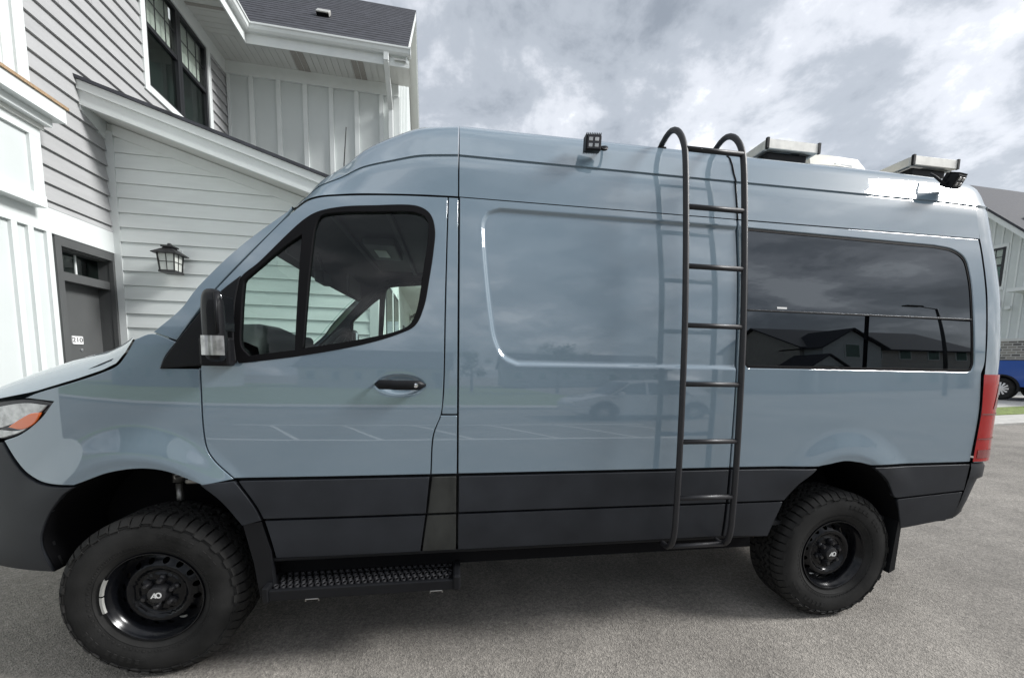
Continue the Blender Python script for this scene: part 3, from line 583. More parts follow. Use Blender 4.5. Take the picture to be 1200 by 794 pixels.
# ------------------------------------------------------------------ wheels
def wheel(cx, side, name='wheel', steer=0):
    w = empty(name, (0, 0, 0)); w.parent = van; c = (cx, 0, .392)
    mb = MB(); prof = [(.203, .070), (.212, .058), (.222, .052), (.236, .045), (.243, .0385), (.2445, .0405), (.262, .034), (.29, .029), (.315, .0285), (.338, .032), (.352, .037), (.354, .034), (.362, .036), (.368, .047), (.372, .060), (.3745, .085), (.375, .165), (.3745, .245), (.373, .27), (.366, .29), (.31, .302), (.25, .29), (.205, .265)]
    mb.lathe(prof, 96, 'y', c)
    def block(a0, a1, prof_b, skew=0):
        # prof_b: list of (r_out, y) ; a radial block with inner radius slightly sunk
        vs = []; n = len(prof_b)
        for j, a in enumerate((a0, a1)):
            for (r, y, ri) in prof_b:
                aa = a + skew * (y - .16)
                vs.append((c[0] + r * math.cos(aa), y, c[2] + r * math.sin(aa))); vs.append((c[0] + ri * math.cos(aa), y, c[2] + ri * math.sin(aa)))
        fs = []
        for i in range(n - 1):
            o = 2 * i; q = 2 * n
            fs += [(o, o + 2, q + o + 2, q + o), (o, o + 1, o + 3, o + 2), (q + o, q + o + 2, q + o + 3, q + o + 1)]
        q = 2 * n; fs += [(0, q, q + 1, 1), (2 * n - 2, 2 * n - 1, q + 2 * n - 1, q + 2 * n - 2)]
        mb.add(vs, fs)
    K = 50; P = 2 * math.pi / K; rt = .3925; rb_ = .374
    for k in range(K):
        a = k * P
        lo = .348 if k % 2 else .360; yl = .0325 if k % 2 else .0345
        block(a + .04 * P, a + .86 * P, [(lo, yl + .004, lo - .004), (lo + .005, yl - .003, lo - .002), (.374, .0435, .366), (.3845, .053, .376), (.391, .062, .370), (rt, .078, .372), (rt, .098, .372)])
        block(a + .10 * P, a + .88 * P, [(rt, .226, .372), (rt, .25, .372), (.389, .266, .375), (.376, .282, .365)])
        block(a + .10 * P, a + .50 * P, [(rt, .104, .372), (rt, .120, .372), (rt, .136, .372)], 2.2); block(a + .58 * P, a + .98 * P, [(rt, .110, .372), (rt, .124, .372), (rt, .142, .372)], -1.6)
        block(a + .0 * P, a + .40 * P, [(rt, .148, .372), (rt, .163, .372), (rt, .178, .372)], -2.2); block(a + .50 * P, a + .92 * P, [(rt, .145, .372), (rt, .160, .372), (rt, .174, .372)], 1.8)
        block(a + .15 * P, a + .88 * P, [(rt, .184, .372), (rt, .200, .372), (rt, .219, .372)], -1.5 if k % 2 else 1.5)
    # raised sidewall ribs and lettering blocks
    for a0 in (.5, 3.6):
        for q in range(9):
            if q in (3,): continue
            aa = a0 + q * .105; block(aa, aa + .062, [(.300, .0295, .297), (.3005, .0268, .296), (.322, .0268, .32), (.3225, .0300, .32)])
    for q in range(60):
        aa = q * 2 * math.pi / 60; block(aa, aa + .05, [(.256, .037, .253), (.2565, .0345, .252), (.262, .0325, .26), (.2625, .035, .26)])
    ty = mb.build('tyre', 'tyre', w, smooth=True, sharp=32)
    rp = [(.205, .235), (.188, .2), (.184, .11), (.189, .088), (.196, .072), (.2005, .067), (.2045, .056), (.2085, .0485), (.2135, .0475), (.2165, .052), (.2165, .058), (.21, .066), (.203, .075)]
    rim = MB().lathe(rp, 72, 'y', c).build('rim', 'rim_black', w, smooth=True, sharp=45)
    # disc with round vent holes
    t = np.linspace(0, 2 * math.pi, 97)[:-1]
    circ = lambda r, x=0, z=0, n=96: np.array([(x + r * math.cos(a), z + r * math.sin(a)) for a in np.linspace(0, 2 * math.pi, n + 1)[:-1]])
    holes = [circ(.0135, .158 * math.cos(a), .158 * math.sin(a), 14) for a in [2 * math.pi * (k + .5) / 16 for k in range(16)]]
    yf = pchip([0, .03, .085, .092, .104, .112, .122, .135, .15, .17, .186], [.098, .098, .099, .104, .106, .098, .084, .083, .092, .106, .112])
    V, F, _ = tri2d(circ(.186), holes, .010)
    r = np.hypot(V[:, 0], V[:, 1]); me = bpy.data.meshes.new('disc'); v = np.stack([V[:, 0] + c[0], yf(r), V[:, 1] + c[2]], 1); me.from_pydata(v.tolist(), [], [tuple(f) for f in F])
    h = .002; g = (yf(r + h) - yf(np.maximum(0, r - h))) / (2 * h); rr = np.maximum(r, 1e-6); n = np.stack([g * V[:, 0] / rr, -np.ones_like(r), g * V[:, 1] / rr], 1); n /= np.linalg.norm(n, axis=1)[:, None]; custom(me, n)
    link('disc', me, 'rim_black', w)
    MB().lathe([(.18, .17), (.0, .17)], 24, 'y', c).build('brake_disc', 'gap_black', w)
    hub = MB().lathe([(.046, .099), (.046, .088), (.040, .072), (.038, .064), (.034, .062), (0, .061)], 32, 'y', c).build('hub_cap', 'hub_black', w, smooth=True, sharp=40)
    ln = MB()
    for k in range(6):
        a = 2 * math.pi * k / 6 + .35; q = (c[0] + .064 * math.cos(a), 0, c[2] + .064 * math.sin(a))
        MB().lathe([(.015, .1), (.0145, .082), (.011, .074), (.009, .068), (0, .067)], 12, 'y', q).build('lug_nut', 'hub_black', w, smooth=True, sharp=40)
        dk = MB().tube([(c[0] + .046 * math.cos(a), .092, c[2] + .046 * math.sin(a)), (c[0] + .085 * math.cos(a), .098, c[2] + .085 * math.sin(a))], [.012, .014], 10); dk.build('hub_spoke', 'hub_black', w, smooth=True)
    # emblem: slanted open A joined to an O
    mk = MB(); yb = .0605
    def bar(p, q, wd):
        p, q = Vector(p), Vector(q); d = (q - p).normalized(); nn = Vector((-d.y, d.x)) * wd / 2; pts = [p + nn, q + nn, q - nn, p - nn]
        mk.prism([tuple(u) for u in pts], lambda a, b: (c[0] + a, yb, c[2] + b), lambda a, b: (c[0] + a, yb - .0012, c[2] + b))
    bar((-.020, -.012), (-.004, .013), .005); bar((-.004, .013), (-.001, -.012), .005); bar((-.0145, -.0055), (-.003, -.0055), .004)
    ringp = [(.012 + .0105 * math.cos(a), .001 + .0115 * math.sin(a)) for a in np.linspace(0, 2 * math.pi, 17)]
    for a, b in zip(ringp[:-1], ringp[1:]): bar(a, b, .0055)
    mk.build('emblem', 'mark_white', hub)
    ap = [(.2175, math.radians(a)) for a in range(155, 196, 4)]
    wt = MB()
    for lo_, hi_ in ((152, 174), (176, 197)):
        A = [math.radians(a) for a in np.linspace(lo_, hi_, 8)]; wt = MB(); wt.grid([[(c[0] + .2045 * math.cos(a), .0515, c[2] + .2045 * math.sin(a)) for a in A], [(c[0] + .207 * math.cos(a), .0425, c[2] + .207 * math.sin(a)) for a in A], [(c[0] + .2175 * math.cos(a), .0425, c[2] + .2175 * math.sin(a)) for a in A], [(c[0] + .219 * math.cos(a), .053, c[2] + .219 * math.sin(a)) for a in A]])
        if side == 0 and cx < 1: wt.build('balance_weight', 'lead', rim)
    if side:
        w.location = (0, 2.02, 0); w.scale = (1, -1, 1)
    return w
for cx in (0, 3.665):
    for sd_ in (0, 1): wheel(cx, sd_)

# ------------------------------------------------------------------ arches, underbody, flaps
for cx, A in ((-.05, ARCH_F), (3.61, ARCH_R)):
    for mir in (0, 1):
        rows = []
        for y in (0, .2, .45):
            r_ = []
            for q in A:
                yy = max(y, float(base_S(q[0], q[1])) + .004); r_.append((q[0], 2.02 - yy if mir else yy, q[1] + .006))
            rows.append(r_)
        MB().grid(rows).build('arch_liner', 'gap_black', van, smooth=True)
        yb_ = 2.02 - .45 if mir else .45
        MB().grid([[(q[0], yb_, q[1] + .006) for q in A], [(q[0], yb_, .5) for q in A]]).build('arch_back', 'gap_black', van)
MB().rbox(.95, .42, .30, 3.0, 1.55, .45, .03).build('tank_light_block', 'gap_black', van)  # oversized tank box added to block light from the far side
MB().tube([(.6, 1.2, .36), (4.2, 1.2, .36), (4.6, 1.3, .42)], .05, 10).build('exhaust_pipe', 'gap_black', van)
MB().box(.52, .12, .44, 3.15, 1.90, .575).build('floor_pan', 'gap_black', van)
for q_ in ((4.1, .2, .5, 4.55, 1.82, .62), (3.15, .46, .4, 4.0999, 1.56, .9), (-.8, .46, .5, .5199, 1.56, .9)): MB().box(*q_).build('chassis', 'gap_black', van)
for cx in (0, 3.665): MB().tube([(cx, .2, .392), (cx, 1.82, .392)], .06, 12).build('axle', 'gap_black', van, smooth=True)
MB().tube([(-.02, .30, .70), (-.02, .30, .86)], .016, 12).tube([(-.02, .3, .87), (-.02, .3, .93)], .026, 12).tube([(-.02, .28, .90), (.09, .28, .905)], .010, 8).build('damper', 'steel', van, smooth=True)
MB().rbox(.03, .26, .865, .12, .30, .89, .006).lathe([(.024, -.02), (.024, .012), (0, .012)], 14, 'y', (.09, .27, .925)).build('spring_bracket', 'steel', van)
for x0, x1, z0 in ((1.9, 2.3, .39), (2.4, 2.6, .41)): MB().rbox(x0, .35, z0, x1, .7, .46, .02).build('underbody_box', 'gap_black', van)
MB().rbox(.50, .03, .543, 3.16, .07, .562, .006).build('sill_rail', 'black_plastic', van); MB().rbox(.50, 1.95, .543, 3.16, 1.99, .562, .006).build('sill_rail', 'black_plastic', van)
def flap(poly, y0, y1, mir=False):
    f = lambda y: (lambda a, b: (a, 2.02 - y if mir else y, b)); return MB().prism(poly, f(y0), f(y1)).build('mud_flap', 'black_plastic', van)
for m_ in (False, True):
    flap([(.415, .742), (.495, .752), (.53, .60), (.535, .40), (.475, .38), (.455, .55)], .012, .05, m_)
    flap([(.455, .55), (.475, .38), (.49, .38), (.48, .56)], .05, .26, m_)
    flap([(4.06, .60), (4.085, .60), (4.075, .29), (4.035, .27)], .02, .26, m_)
# running board
MB().rbox(.53, -.035, .383, 1.385, -.012, .436, .006).build('step_face', 'black_plastic', van)
stp = MB().box(.53, -.012, .420, 1.385, .17, .426).build('step_deck', 'rubber_seal', van)
teeth = MB()
for i in range(27):
    for j in range(4):
        cx = .548 + i * .031 + (.0155 if j % 2 else 0); cy = .008 + j * .041
        for r0, r1, z0, z1 in ((.0125, .010, .426, .437), (.010, .007, .437, .434)):
            n = 8; vs = [(cx + r * math.cos(a), cy + r * 1.35 * math.sin(a), z) for r, z in ((r0, z0), (r1, z1)) for a in [2 * math.pi * k / n for k in range(n)]]
            teeth.add(vs, [(k, (k + 1) % n, n + (k + 1) % n, n + k) for k in range(n)])
teeth.build('grip_tread', 'powder_black', stp, smooth=True, kind='stuff')
MB().rbox(.505, -.04, .378, .532, .18, .452, .006).build('step_end_cap', 'black_plastic', van); MB().rbox(1.382, -.04, .380, 1.42, .18, .458, .01).build('step_end_cap', 'black_plastic', van)
for x in (.72, 1.30): MB().tube([(x - .03, -.026, .370), (x - .028, -.03, .382), (x + .028, -.03, .382), (x + .03, -.026, .370)], .004, 6).build('step_clip', 'steel', van)
for x in (.68, 1.25): MB().box(x - .03, .15, .40, x + .03, .2, .50).build('step_bracket', 'gap_black', van)

# ------------------------------------------------------------------ mirrors, handle
for mir in (0, 1):
    fy = (lambda y: 2.02 - y) if mir else (lambda y: y)
    rows = []
    for y, x0, x1, z0, z1 in ((-.005, .335, .40, 1.53, 1.72), (-.04, .335, .42, 1.505, 1.77), (-.09, .355, .445, 1.495, 1.79), (-.13, .37, .458, 1.497, 1.788), (-.155, .39, .46, 1.51, 1.77), (-.165, .41, .45, 1.54, 1.74)):
        cx, cz, a, b = (x0 + x1) / 2, (z0 + z1) / 2, (x1 - x0) / 2, (z1 - z0) / 2
        rows.append([(cx + a * math.copysign(abs(math.cos(t)) ** .6, math.cos(t)), fy(y), cz + b * math.copysign(abs(math.sin(t)) ** .45, math.sin(t))) for t in np.linspace(0, 2 * math.pi, 29)])
    mb = MB().grid(rows); n = len(rows[0]); mb.add(rows[-1][:-1], [tuple(range(n - 1))])
    mr = mb.build('wing_mirror', 'black_plastic', van, smooth=True, sharp=50)
    mb = MB().rbox(.444, min(fy(-.05), fy(-.14)), 1.62, .455, max(fy(-.05), fy(-.14)), 1.765, .004); mb.build('mirror_glass', 'chrome', mr)
    rows = []
    for z in np.linspace(1.522, 1.600, 6):
        rows.append([(x, fy(-.170 + .9 * (abs(x - .425) / .05) ** 2 * .02), z) for x in np.linspace(.378, .466, 12)])
    MB().grid(rows).build('indicator', 'clear_lens', mr, smooth=True)
    MB().tube([(.446, fy(-.162), 1.61), (.446, fy(-.165), 1.70), (.442, fy(-.155), 1.772)], .007, 8).build('mirror_edge', 'black_plastic', mr, smooth=True)
    # arm wedge
    MB().rbox(.30, min(fy(.015), fy(-.04)), 1.475, .42, max(fy(.015), fy(-.04)), 1.60, .012).build('mirror_arm', 'black_plastic', mr)
    hd = [(1.015, .006), (1.03, -.022), (1.08, -.034), (1.15, -.036), (1.21, -.03), (1.243, -.010), (1.25, .008)]
    rows = []
    for x, y in catmull(hd, .012):
        e_ = max(.25, min(1, min(x - 1.01, 1.255 - x) / .03)); rows.append([(x, fy(y + .012 * math.sin(t)), 1.396 + .022 * e_ * math.cos(t) + (.006 if x < 1.1 else .004)) for t in np.linspace(0, 2 * math.pi, 15)])
    hnd = MB().grid(rows).build('door_handle', 'black_plastic', van, smooth=True)
    MB().lathe([(.010, 0), (.010, -.004 if not mir else .004), (0, -.005 if not mir else .005)], 16, 'y', (1.207, fy(-.040), 1.400)).build('key_lock', 'chrome', hnd)
    rows = [[(HANDLE_C[0] + .108 * math.cos(a), fy(float(base_S(HANDLE_C[0] + .108 * math.cos(a), HANDLE_C[1] + .05 * k * math.sin(a))) + d), HANDLE_C[1] + .05 * k * math.sin(a)) for a in np.linspace(.15, math.pi - .15, 20)] for k, d in ((.92, .010), (.45, .022))]

# ------------------------------------------------------------------ ladder
def rail(x):
    path = [(.27, 2.706), (.245, 2.725), (.20, 2.742), (.15, 2.744), (.095, 2.715), (.05, 2.665), (.015, 2.595), (0, 2.53), (-.03, 2.3), (-.07, 1.9), (-.09, 1.63), (-.11, 1.1), (-.112, .78), (-.108, .66), (-.09, .59), (-.05, .556), (0.0, .552)]
    return [(x, a, b) for a, b in catmull(path, .025)]
ladder = empty('ladder', (0, 0, 0)); ladder.parent = van; ladder['label'] = 'black tubular ladder on the side of the van'
for x in (2.51, 2.83):
    r_ = MB().tube(rail(x), .0150, 14).build('ladder_rail', 'powder_black', ladder, smooth=True)
    MB().rbox(x - .025, .235, 2.685, x + .025, .30, 2.712, .006).build('ladder_foot', 'rubber_seal', ladder)
for z in (2.587, 2.297, 2.005, 1.715, 1.424, 1.134, .842, .565):
    y = float(np.interp(z, [.565, .6, .66, .78, 1.1, 1.63, 1.9, 2.3, 2.53, 2.6], [-.07, -.09, -.108, -.112, -.11, -.09, -.07, -.03, 0, .012]))
    MB().tube([(2.515, y, z), (2.825, y, z)], .0128, 12).build('ladder_rung', 'powder_black', ladder, smooth=True)
# ------------------------------------------------------------------ roof gear
def scene_light(x, y, z, rz, rx, arm):
    M = Matrix.Translation((x, y, z)) @ Matrix.Rotation(rz, 4, 'Z') @ Matrix.Rotation(rx, 4, 'X') @ Matrix.Scale(.78, 4)
    L = MB().rbox(-.05, -.04, -.045, .05, .02, .045, .008, 2, M).build('scene_light', 'black_plastic', van)
    fins = MB()
    for k in range(9): fins.box(-.047 + k * .0112, -.035, .045, -.043 + k * .0112, .03, .056, M); fins.box(-.05 + k * .0112, .02, -.04, -.046 + k * .0112, .045, .05, M)
    fins.build('cooling_fin', 'black_plastic', L)
    MB().box(-.04, -.0425, -.036, .04, -.0405, .036, M).build('lamp_lens', 'lamp_dark', L)
    led = MB()
    for i in (-1, 1):
        for j in (-1, 1): led = MB().rbox(i * .019 - .012, -.046, j * .017 - .011, i * .019 + .012, -.042, j * .017 + .011, .002, 1, M); led.build('led', 'clear_lens', L)
    a = arm; MB().tube(catmull([tuple(M @ Vector((a * .05, .0, -.015))), tuple(M @ Vector((a * .075, .0, -.025))), tuple(M @ Vector((a * .10, .02, -.012))), tuple(M @ Vector((a * .105, .06, .01))), tuple(M @ Vector((a * .09, .12, .03)))], .01), .007, 8).build('light_bracket', 'black_plastic', L, smooth=True)
scene_light(2.062, .10, 2.607, math.radians(-6), math.radians(8), 1)
scene_light(4.26, .10, 2.615, math.radians(8), math.radians(26), -1)
def solar(x0, x1, y0, y1, z0, z1):
    p = empty('solar_panel', (0, 0, 0)); p.parent = van
    w = .025
    for a in ((x0, y0, x1, y0 + w), (x0, y1 - w, x1, y1), (x0, y0 + w, x0 + w, y1 - w), (x1 - w, y0 + w, x1, y1 - w)): MB().rbox(a[0], a[1], z0, a[2], a[3], z1, .004, 1).build('panel_frame', 'alu', p)
    MB().box(x0 + w, y0 + w, z1 - .012, x1 - w, y1 - w, z1 - .006).build('solar_cells', 'solar_cell', p)
    for x in (x0, x1):
        MB().box(x - .004, y0 - .004, z0, x + .012, y0 + .012, z1 + .004).build('frame_corner', 'black_plastic', p)
    MB().rbox(x0 + .03, y0 + .03, z0 - .075, x1 - .05, y0 + .12, z0 - .001, .01).build('panel_mount', 'black_plastic', p); MB().rbox(x0 + .03, y1 - .14, z0 - .06, x1 - .05, y1 - .06, z0 - .001, .01).build('panel_mount', 'black_plastic', p)
solar(3.30, 3.665, .42, 1.60, 2.868, 2.928); solar(4.385, 4.74, .42, 1.60, 2.868, 2.928)
vent = MB()
rows = []
for z, d, s_ in ((2.79, 0, 1), (2.89, .0, 1), (2.905, -.015, .98), (2.985, .02, .95), (3.01, .06, .9)):
    x0, x1, y0, y1 = 3.80 + d * .5, 4.22 - d, .62 + d, 1.18 - d; rows.append([(x0, y0, z), (x0 + (x1 - x0) * .5, y0 - .01, z), (x1, y0, z), (x1 + .01, (y0 + y1) / 2, z), (x1, y1, z), (x0, y1, z), (x0, y0, z)])
vb = MB().grid(rows); vb.add(rows[-1][:-1], [(0, 1, 2, 3, 4, 5)]); vb.build('roof_vent', 'cream_plastic', van)
MB().rbox(3.98, .60, 2.90, 4.12, .625, 2.925, .003).build('vent_latch', 'mark_white', van)
MB().tube([(.69, .80, 2.42), (.70, .80, 2.72), (.717, .80, 2.935)], [.006, .004, .003], 6).build('aerial', 'black_plastic', van)
MB().tube([(2.885, b - .002, c) for a, b, c in loft_row((2.885, float(base_S(2.885, ZR)), ZR), (2.885, 1.01, ROOF_H), prof_roof)[:12]], .0045, 6).build('light_cable', 'black_plastic', van)

# ------------------------------------------------------------------ cab interior
MB().rbox(.11, .14, 1.02, .38, 1.88, 1.57, .05, 4).build('dashboard', 'interior_dark', van)
rows = []
for x, z in ((.10, 1.52), (.16, 1.63), (.25, 1.685), (.36, 1.69), (.42, 1.665), (.43, 1.61), (.40, 1.50)):
    rows.append([(x, .22, z - .10), (x, .26, z - .02), (x, .38, z), (x, .62, z), (x, .74, z - .02), (x, .78, z - .10)])
MB().grid(rows).build('instrument_binnacle', 'liner_light', van, smooth=True)
MB().rbox(.28, .80, 1.36, .38, 1.16, 1.66, .03, 3).build('centre_display', 'interior_dark', van)
t_ = np.linspace(0, 2 * math.pi, 41); Mst = Matrix.Translation((.66, .52, 1.53)) @ Matrix.Rotation(math.radians(-55), 4, 'Y')
MB().tube([Mst @ Vector((.185 * math.cos(a), .185 * math.sin(a), 0)) for a in t_], .015, 10, False).tube([Mst @ Vector((-.17, 0, 0)), Mst @ Vector((.17, 0, 0))], .02, 8).tube([Mst @ Vector((0, -.17, 0)), Mst @ Vector((0, .17, 0))], .02, 8).tube([Mst @ Vector((0, 0, 0)), Mst @ Vector((0, 0, -.25))], .035, 10).build('steering_wheel', 'interior_grey', van, smooth=True)
for y in (.52, 1.5):
    st = MB().rbox(1.42, y - .24, .85, 1.95, y + .24, 1.12, .05, 3).rbox(1.75, y - .24, 1.08, 1.92, y + .24, 1.78, .06, 3).build('seat', 'interior_grey', van)
    MB().rbox(1.77, y - .13, 1.80, 1.88, y + .13, 2.02, .04, 3).build('headrest', 'interior_grey', st)
MB().box(2.3, .14, .6, 2.32, 1.88, 2.28).build('cab_light_block', 'interior_dark', van)  # unseen dark wall added behind the seats to keep light out
MB().rbox(.72, .2, 2.29, 1.36, 1.82, 2.33, .015).build('overhead_shelf', 'interior_dark', van)
for x in (.74, 1.04, 1.33): MB().rbox(x - .015, .22, 2.262, x + .015, 1.80, 2.29, .006).build('shelf_rib', 'interior_grey', van)
MB().rbox(.80, .80, 2.245, 1.0, 1.22, 2.289, .012).build('roof_console', 'liner_light', van); MB().rbox(.85, .92, 2.238, .93, 1.10, 2.246, .003).build('dome_lamp', 'frosted', van)
MB().tube(catmull([(.80, 1.80, 2.20), (.84, 1.76, 2.17), (.98, 1.76, 2.17), (1.02, 1.80, 2.20)], .03), .011, 8).build('grab_handle', 'interior_grey', van, smooth=True)
MB().rbox(.46, .93, 2.02, .52, 1.12, 2.10, .015).tube([(.5, 1.02, 2.1), (.46, 1.02, 2.22)], .012, 8).build('rear_view_mirror', 'interior_dark', van)
MB().rbox(.55, .24, 2.03, .57, .62, 2.17, .008).build('sun_visor', 'interior_grey', van); MB().rbox(.55, 1.40, 2.03, .57, 1.78, 2.17, .008).build('sun_visor', 'interior_grey', van)
MB().box(.5, .1, .575, 4.4, 1.92, .60).build('cabin_floor', 'interior_dark', van)

# hang glazing, lenses and trims under the panel they belong to
own = {'window_frame': 'front_door', 'side_window': 'front_door', 'quarter_light': 'front_door', 'window_seal': 'quarter_panel', 'upper_pane': 'quarter_panel', 'lower_pane': 'quarter_panel', 'window_bar': 'quarter_panel', 'sticker': 'quarter_panel', 'headlight_lens': 'headlight', 'indicator_lens': 'headlight', 'lamp_trim': 'headlight'}
def is_left(o): return sum(v.co.y for v in o.data.vertices) / len(o.data.vertices) < 1.01
hosts = {(o.name.split('.')[0], is_left(o)): o for o in van.children if o.type == 'MESH' and o.name.split('.')[0] in own.values()}
for o in [c for c in van.children if c.type == 'MESH' and c.name.split('.')[0] in own]:
    o.parent = hosts[(own[o.name.split('.')[0]], is_left(o))]

# ------------------------------------------------------------------ ground
def zg(x): return 0.028 * max(0.0, x - 6.0) if x < 60 else 0.028 * 54
def ground_sheet(name, x0, x1, y0, y1, mat, lift=0, nx=1, ny=1, kind='structure', fr=None, parent=None):
    xs = sorted(set([x0, x1] + [v for v in (6.0, 60.0) if x0 < v < x1] + list(np.linspace(x0, x1, nx + 1)))); rows = []
    for y in np.linspace(y0, y1, ny + 1):
        r = []
        for x in xs:
            q = fr(x, y) if fr else (x, y); r.append((q[0], q[1], zg(q[0]) + lift))
        rows.append(r)
    return MB().grid(rows).build(name, mat, parent, kind=kind) if kind else MB().grid(rows).build(name, mat, parent)
ground = ground_sheet('asphalt_ground', -900, 900, -900, 900, 'asphalt')
RZ = math.radians(2.327); O3 = Vector((-2.215, 3.0, 0)); E1 = Vector((.99918, .0406, 0)); E2 = Vector((-.0406, .99918, 0))
def W(s, b, z=0): return O3 + E1 * s + E2 * b + Vector((0, 0, z))
def slab(name, s0, s1, b0, b1, h, mat, kind='structure', n=6):
    rows_t = []; 
    ss = np.linspace(s0, s1, n); top = [[tuple(W(s, b) + Vector((0, 0, zg(W(s, b).x) + h))) for s in ss] for b in (b0, b1)]; bot = [[(x, y, z - h - .05) for x, y, z in r] for r in top]
    mb = MB().grid(top); mb.grid([top[0], bot[0]]); mb.grid([top[1], bot[1]]); mb.grid([[top[0][0], top[1][0]], [bot[0][0], bot[1][0]]]); mb.grid([[top[0][-1], top[1][-1]], [bot[0][-1], bot[1][-1]]])
    return mb.build(name, mat, None, kind=kind)
slab('kerb', 12.2, 60, 1.75, 2.75, .05, 'concrete', n=12)
slab('grass_verge', 12.2, 60, 2.75, 3.85, .07, 'grass', kind='structure', n=12)
slab('sidewalk', 12.2, 60, 3.85, 4.7, .075, 'concrete', n=12)
slab('driveway', 18, 60, 4.7, 8.6, .03, 'concrete', n=12)
slab('lawn', 18, 90, 8.6, 40, .06, 'grass', n=12)
slab('lawn', 18, 28, 4.7, 4.9, .04, 'concrete', n=4).name = 'driveway_edge'
# crack across the asphalt
crk = catmull([(10.2, -1.2), (11.2, -.3), (12.35, .15), (14.2, .55), (16.0, .9)], .3)
for crk in (crk, catmull([(-.9, -.55), (-.4, -.8), (.3, -.95), (.9, -1.2), (1.6, -1.25)], .1), catmull([(3.1, -1.3), (3.9, -.9), (4.6, -.85), (5.6, -.4), (6.6, -.5)], .1)): MB().grid([[(x, y - (.012 if x > 9 else .002), zg(x) + .003) for x, y in crk], [(x, y + (.012 if x > 9 else .002), zg(x) + .003) for x, y in crk]]).build('asphalt_crack', 'gap_black', ground)
MB().box(-.46, -.395, .001, -.30, -.375, .004, Matrix.Translation((0, .05, 0)) @ Matrix.Rotation(.12, 4, 'Z')).build('paint_fleck', 'line_paint', ground)

# ------------------------------------------------------------------ townhouse
th = empty('townhouse', tuple(O3), RZ, label='grey and white townhouse behind the van with door, lantern and sloping lower roof', cat='house')
def box(name, s0, b0, z0, s1, b1, z1, mat, parent=th, **k): return MB().box(s0, b0, z0, s1, b1, z1).build(name, mat, parent, **k)
# cores behind the siding
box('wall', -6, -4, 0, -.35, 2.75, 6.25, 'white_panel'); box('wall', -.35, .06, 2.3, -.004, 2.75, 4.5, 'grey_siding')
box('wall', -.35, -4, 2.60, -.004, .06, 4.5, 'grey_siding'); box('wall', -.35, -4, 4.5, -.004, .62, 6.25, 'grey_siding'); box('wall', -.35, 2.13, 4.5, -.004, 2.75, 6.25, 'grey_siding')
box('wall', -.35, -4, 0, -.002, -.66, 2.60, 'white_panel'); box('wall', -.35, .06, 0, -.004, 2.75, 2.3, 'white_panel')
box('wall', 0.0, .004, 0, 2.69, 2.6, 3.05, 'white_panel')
def lap_left(b0, b1, z0, h=.15):
    MB().prism([(.004, z0 + h), (.029, z0), (-.004, z0), (-.004, z0 + h)], lambda a, c: (a, b0, c), lambda a, c: (a, b1, c)).build('siding_board', 'grey_siding', th)
z = 2.785
while z < 6.2:
    h = (.065 if z < 2.8 else .15); zt = z + h
    if z < 4.03: lap_left(-.95, -.001, z, h - .002)
    elif zt < 4.66: lap_left(-.95, 2.598, z, h - .002)
    elif rng.random() < .5: j = rng.uniform(-.6, .4); lap_left(-.95, j, z, h - .002); lap_left(j + .003, .638, z, h - .002); lap_left(2.122, 2.598, z, h - .002)
    else: lap_left(-.95, .638, z, h - .002); lap_left(2.122, 2.598, z, h - .002)
    z = zt
# upper left white bay, cap and lower panelled box
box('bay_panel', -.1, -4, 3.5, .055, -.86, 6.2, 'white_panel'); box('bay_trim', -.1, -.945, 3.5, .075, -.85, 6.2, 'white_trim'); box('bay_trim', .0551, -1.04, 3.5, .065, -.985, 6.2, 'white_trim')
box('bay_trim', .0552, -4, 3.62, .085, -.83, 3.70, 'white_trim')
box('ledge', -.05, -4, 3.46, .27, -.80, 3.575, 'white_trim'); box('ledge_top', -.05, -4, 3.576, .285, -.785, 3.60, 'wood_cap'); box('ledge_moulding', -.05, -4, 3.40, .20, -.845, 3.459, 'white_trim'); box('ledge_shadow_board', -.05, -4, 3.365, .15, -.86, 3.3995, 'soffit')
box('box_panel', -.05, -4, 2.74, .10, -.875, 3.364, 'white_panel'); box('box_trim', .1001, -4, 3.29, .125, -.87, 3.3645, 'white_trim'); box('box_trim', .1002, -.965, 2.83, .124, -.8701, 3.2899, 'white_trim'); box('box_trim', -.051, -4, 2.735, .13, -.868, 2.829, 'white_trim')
box('trim_band', -.02, -4, 2.57, .026, -.001, 2.784, 'white_trim')
for b in (-1.62, -1.33, -1.04, -.905, -.745): box('batten', -.01, b - .024, 0, .025, b + .024, 2.569, 'white_trim')
# entrance
box('door_casing', -.02, -.69, 0, .02, -.63, 2.57, 'door_grey'); box('door_casing', -.02, -.05, 0, .02, .0295, 2.57, 'door_grey'); box('door_casing', -.021, -.6301, 2.485, .019, -.0501, 2.5695, 'door_grey')
box('door_jamb', -.22, -.67, 0, -.0205, -.635, 2.5, 'door_grey'); box('door_jamb', -.22, -.045, 0, -.0205, .02, 2.5, 'door_grey'); box('door_head', -.22, -.634, 2.47, -.0206, -.046, 2.5, 'door_grey')
box('transom_bar', -.20, -.6349, 2.185, -.022, -.0451, 2.265, 'door_grey')
tw = box('transom_window', -.13, -.634, 2.266, -.122, -.046, 2.469, 'house_glass')
for b in (-.53, -.32): box('glazing_bar', -.12, b - .008, 2.267, -.11, b + .008, 2.468, 'white_trim', tw)
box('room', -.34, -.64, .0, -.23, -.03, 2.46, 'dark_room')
dr = box('door', -.19, -.634, .01, -.135, -.046, 2.184, 'door_grey'); box('door_panel', -.1352, -.56, 1.0, -.128, -.20, 2.07, 'door_grey', dr); box('door_panel', -.1353, -.54, 1.02, -.124, -.22, 2.05, 'door_grey', dr)
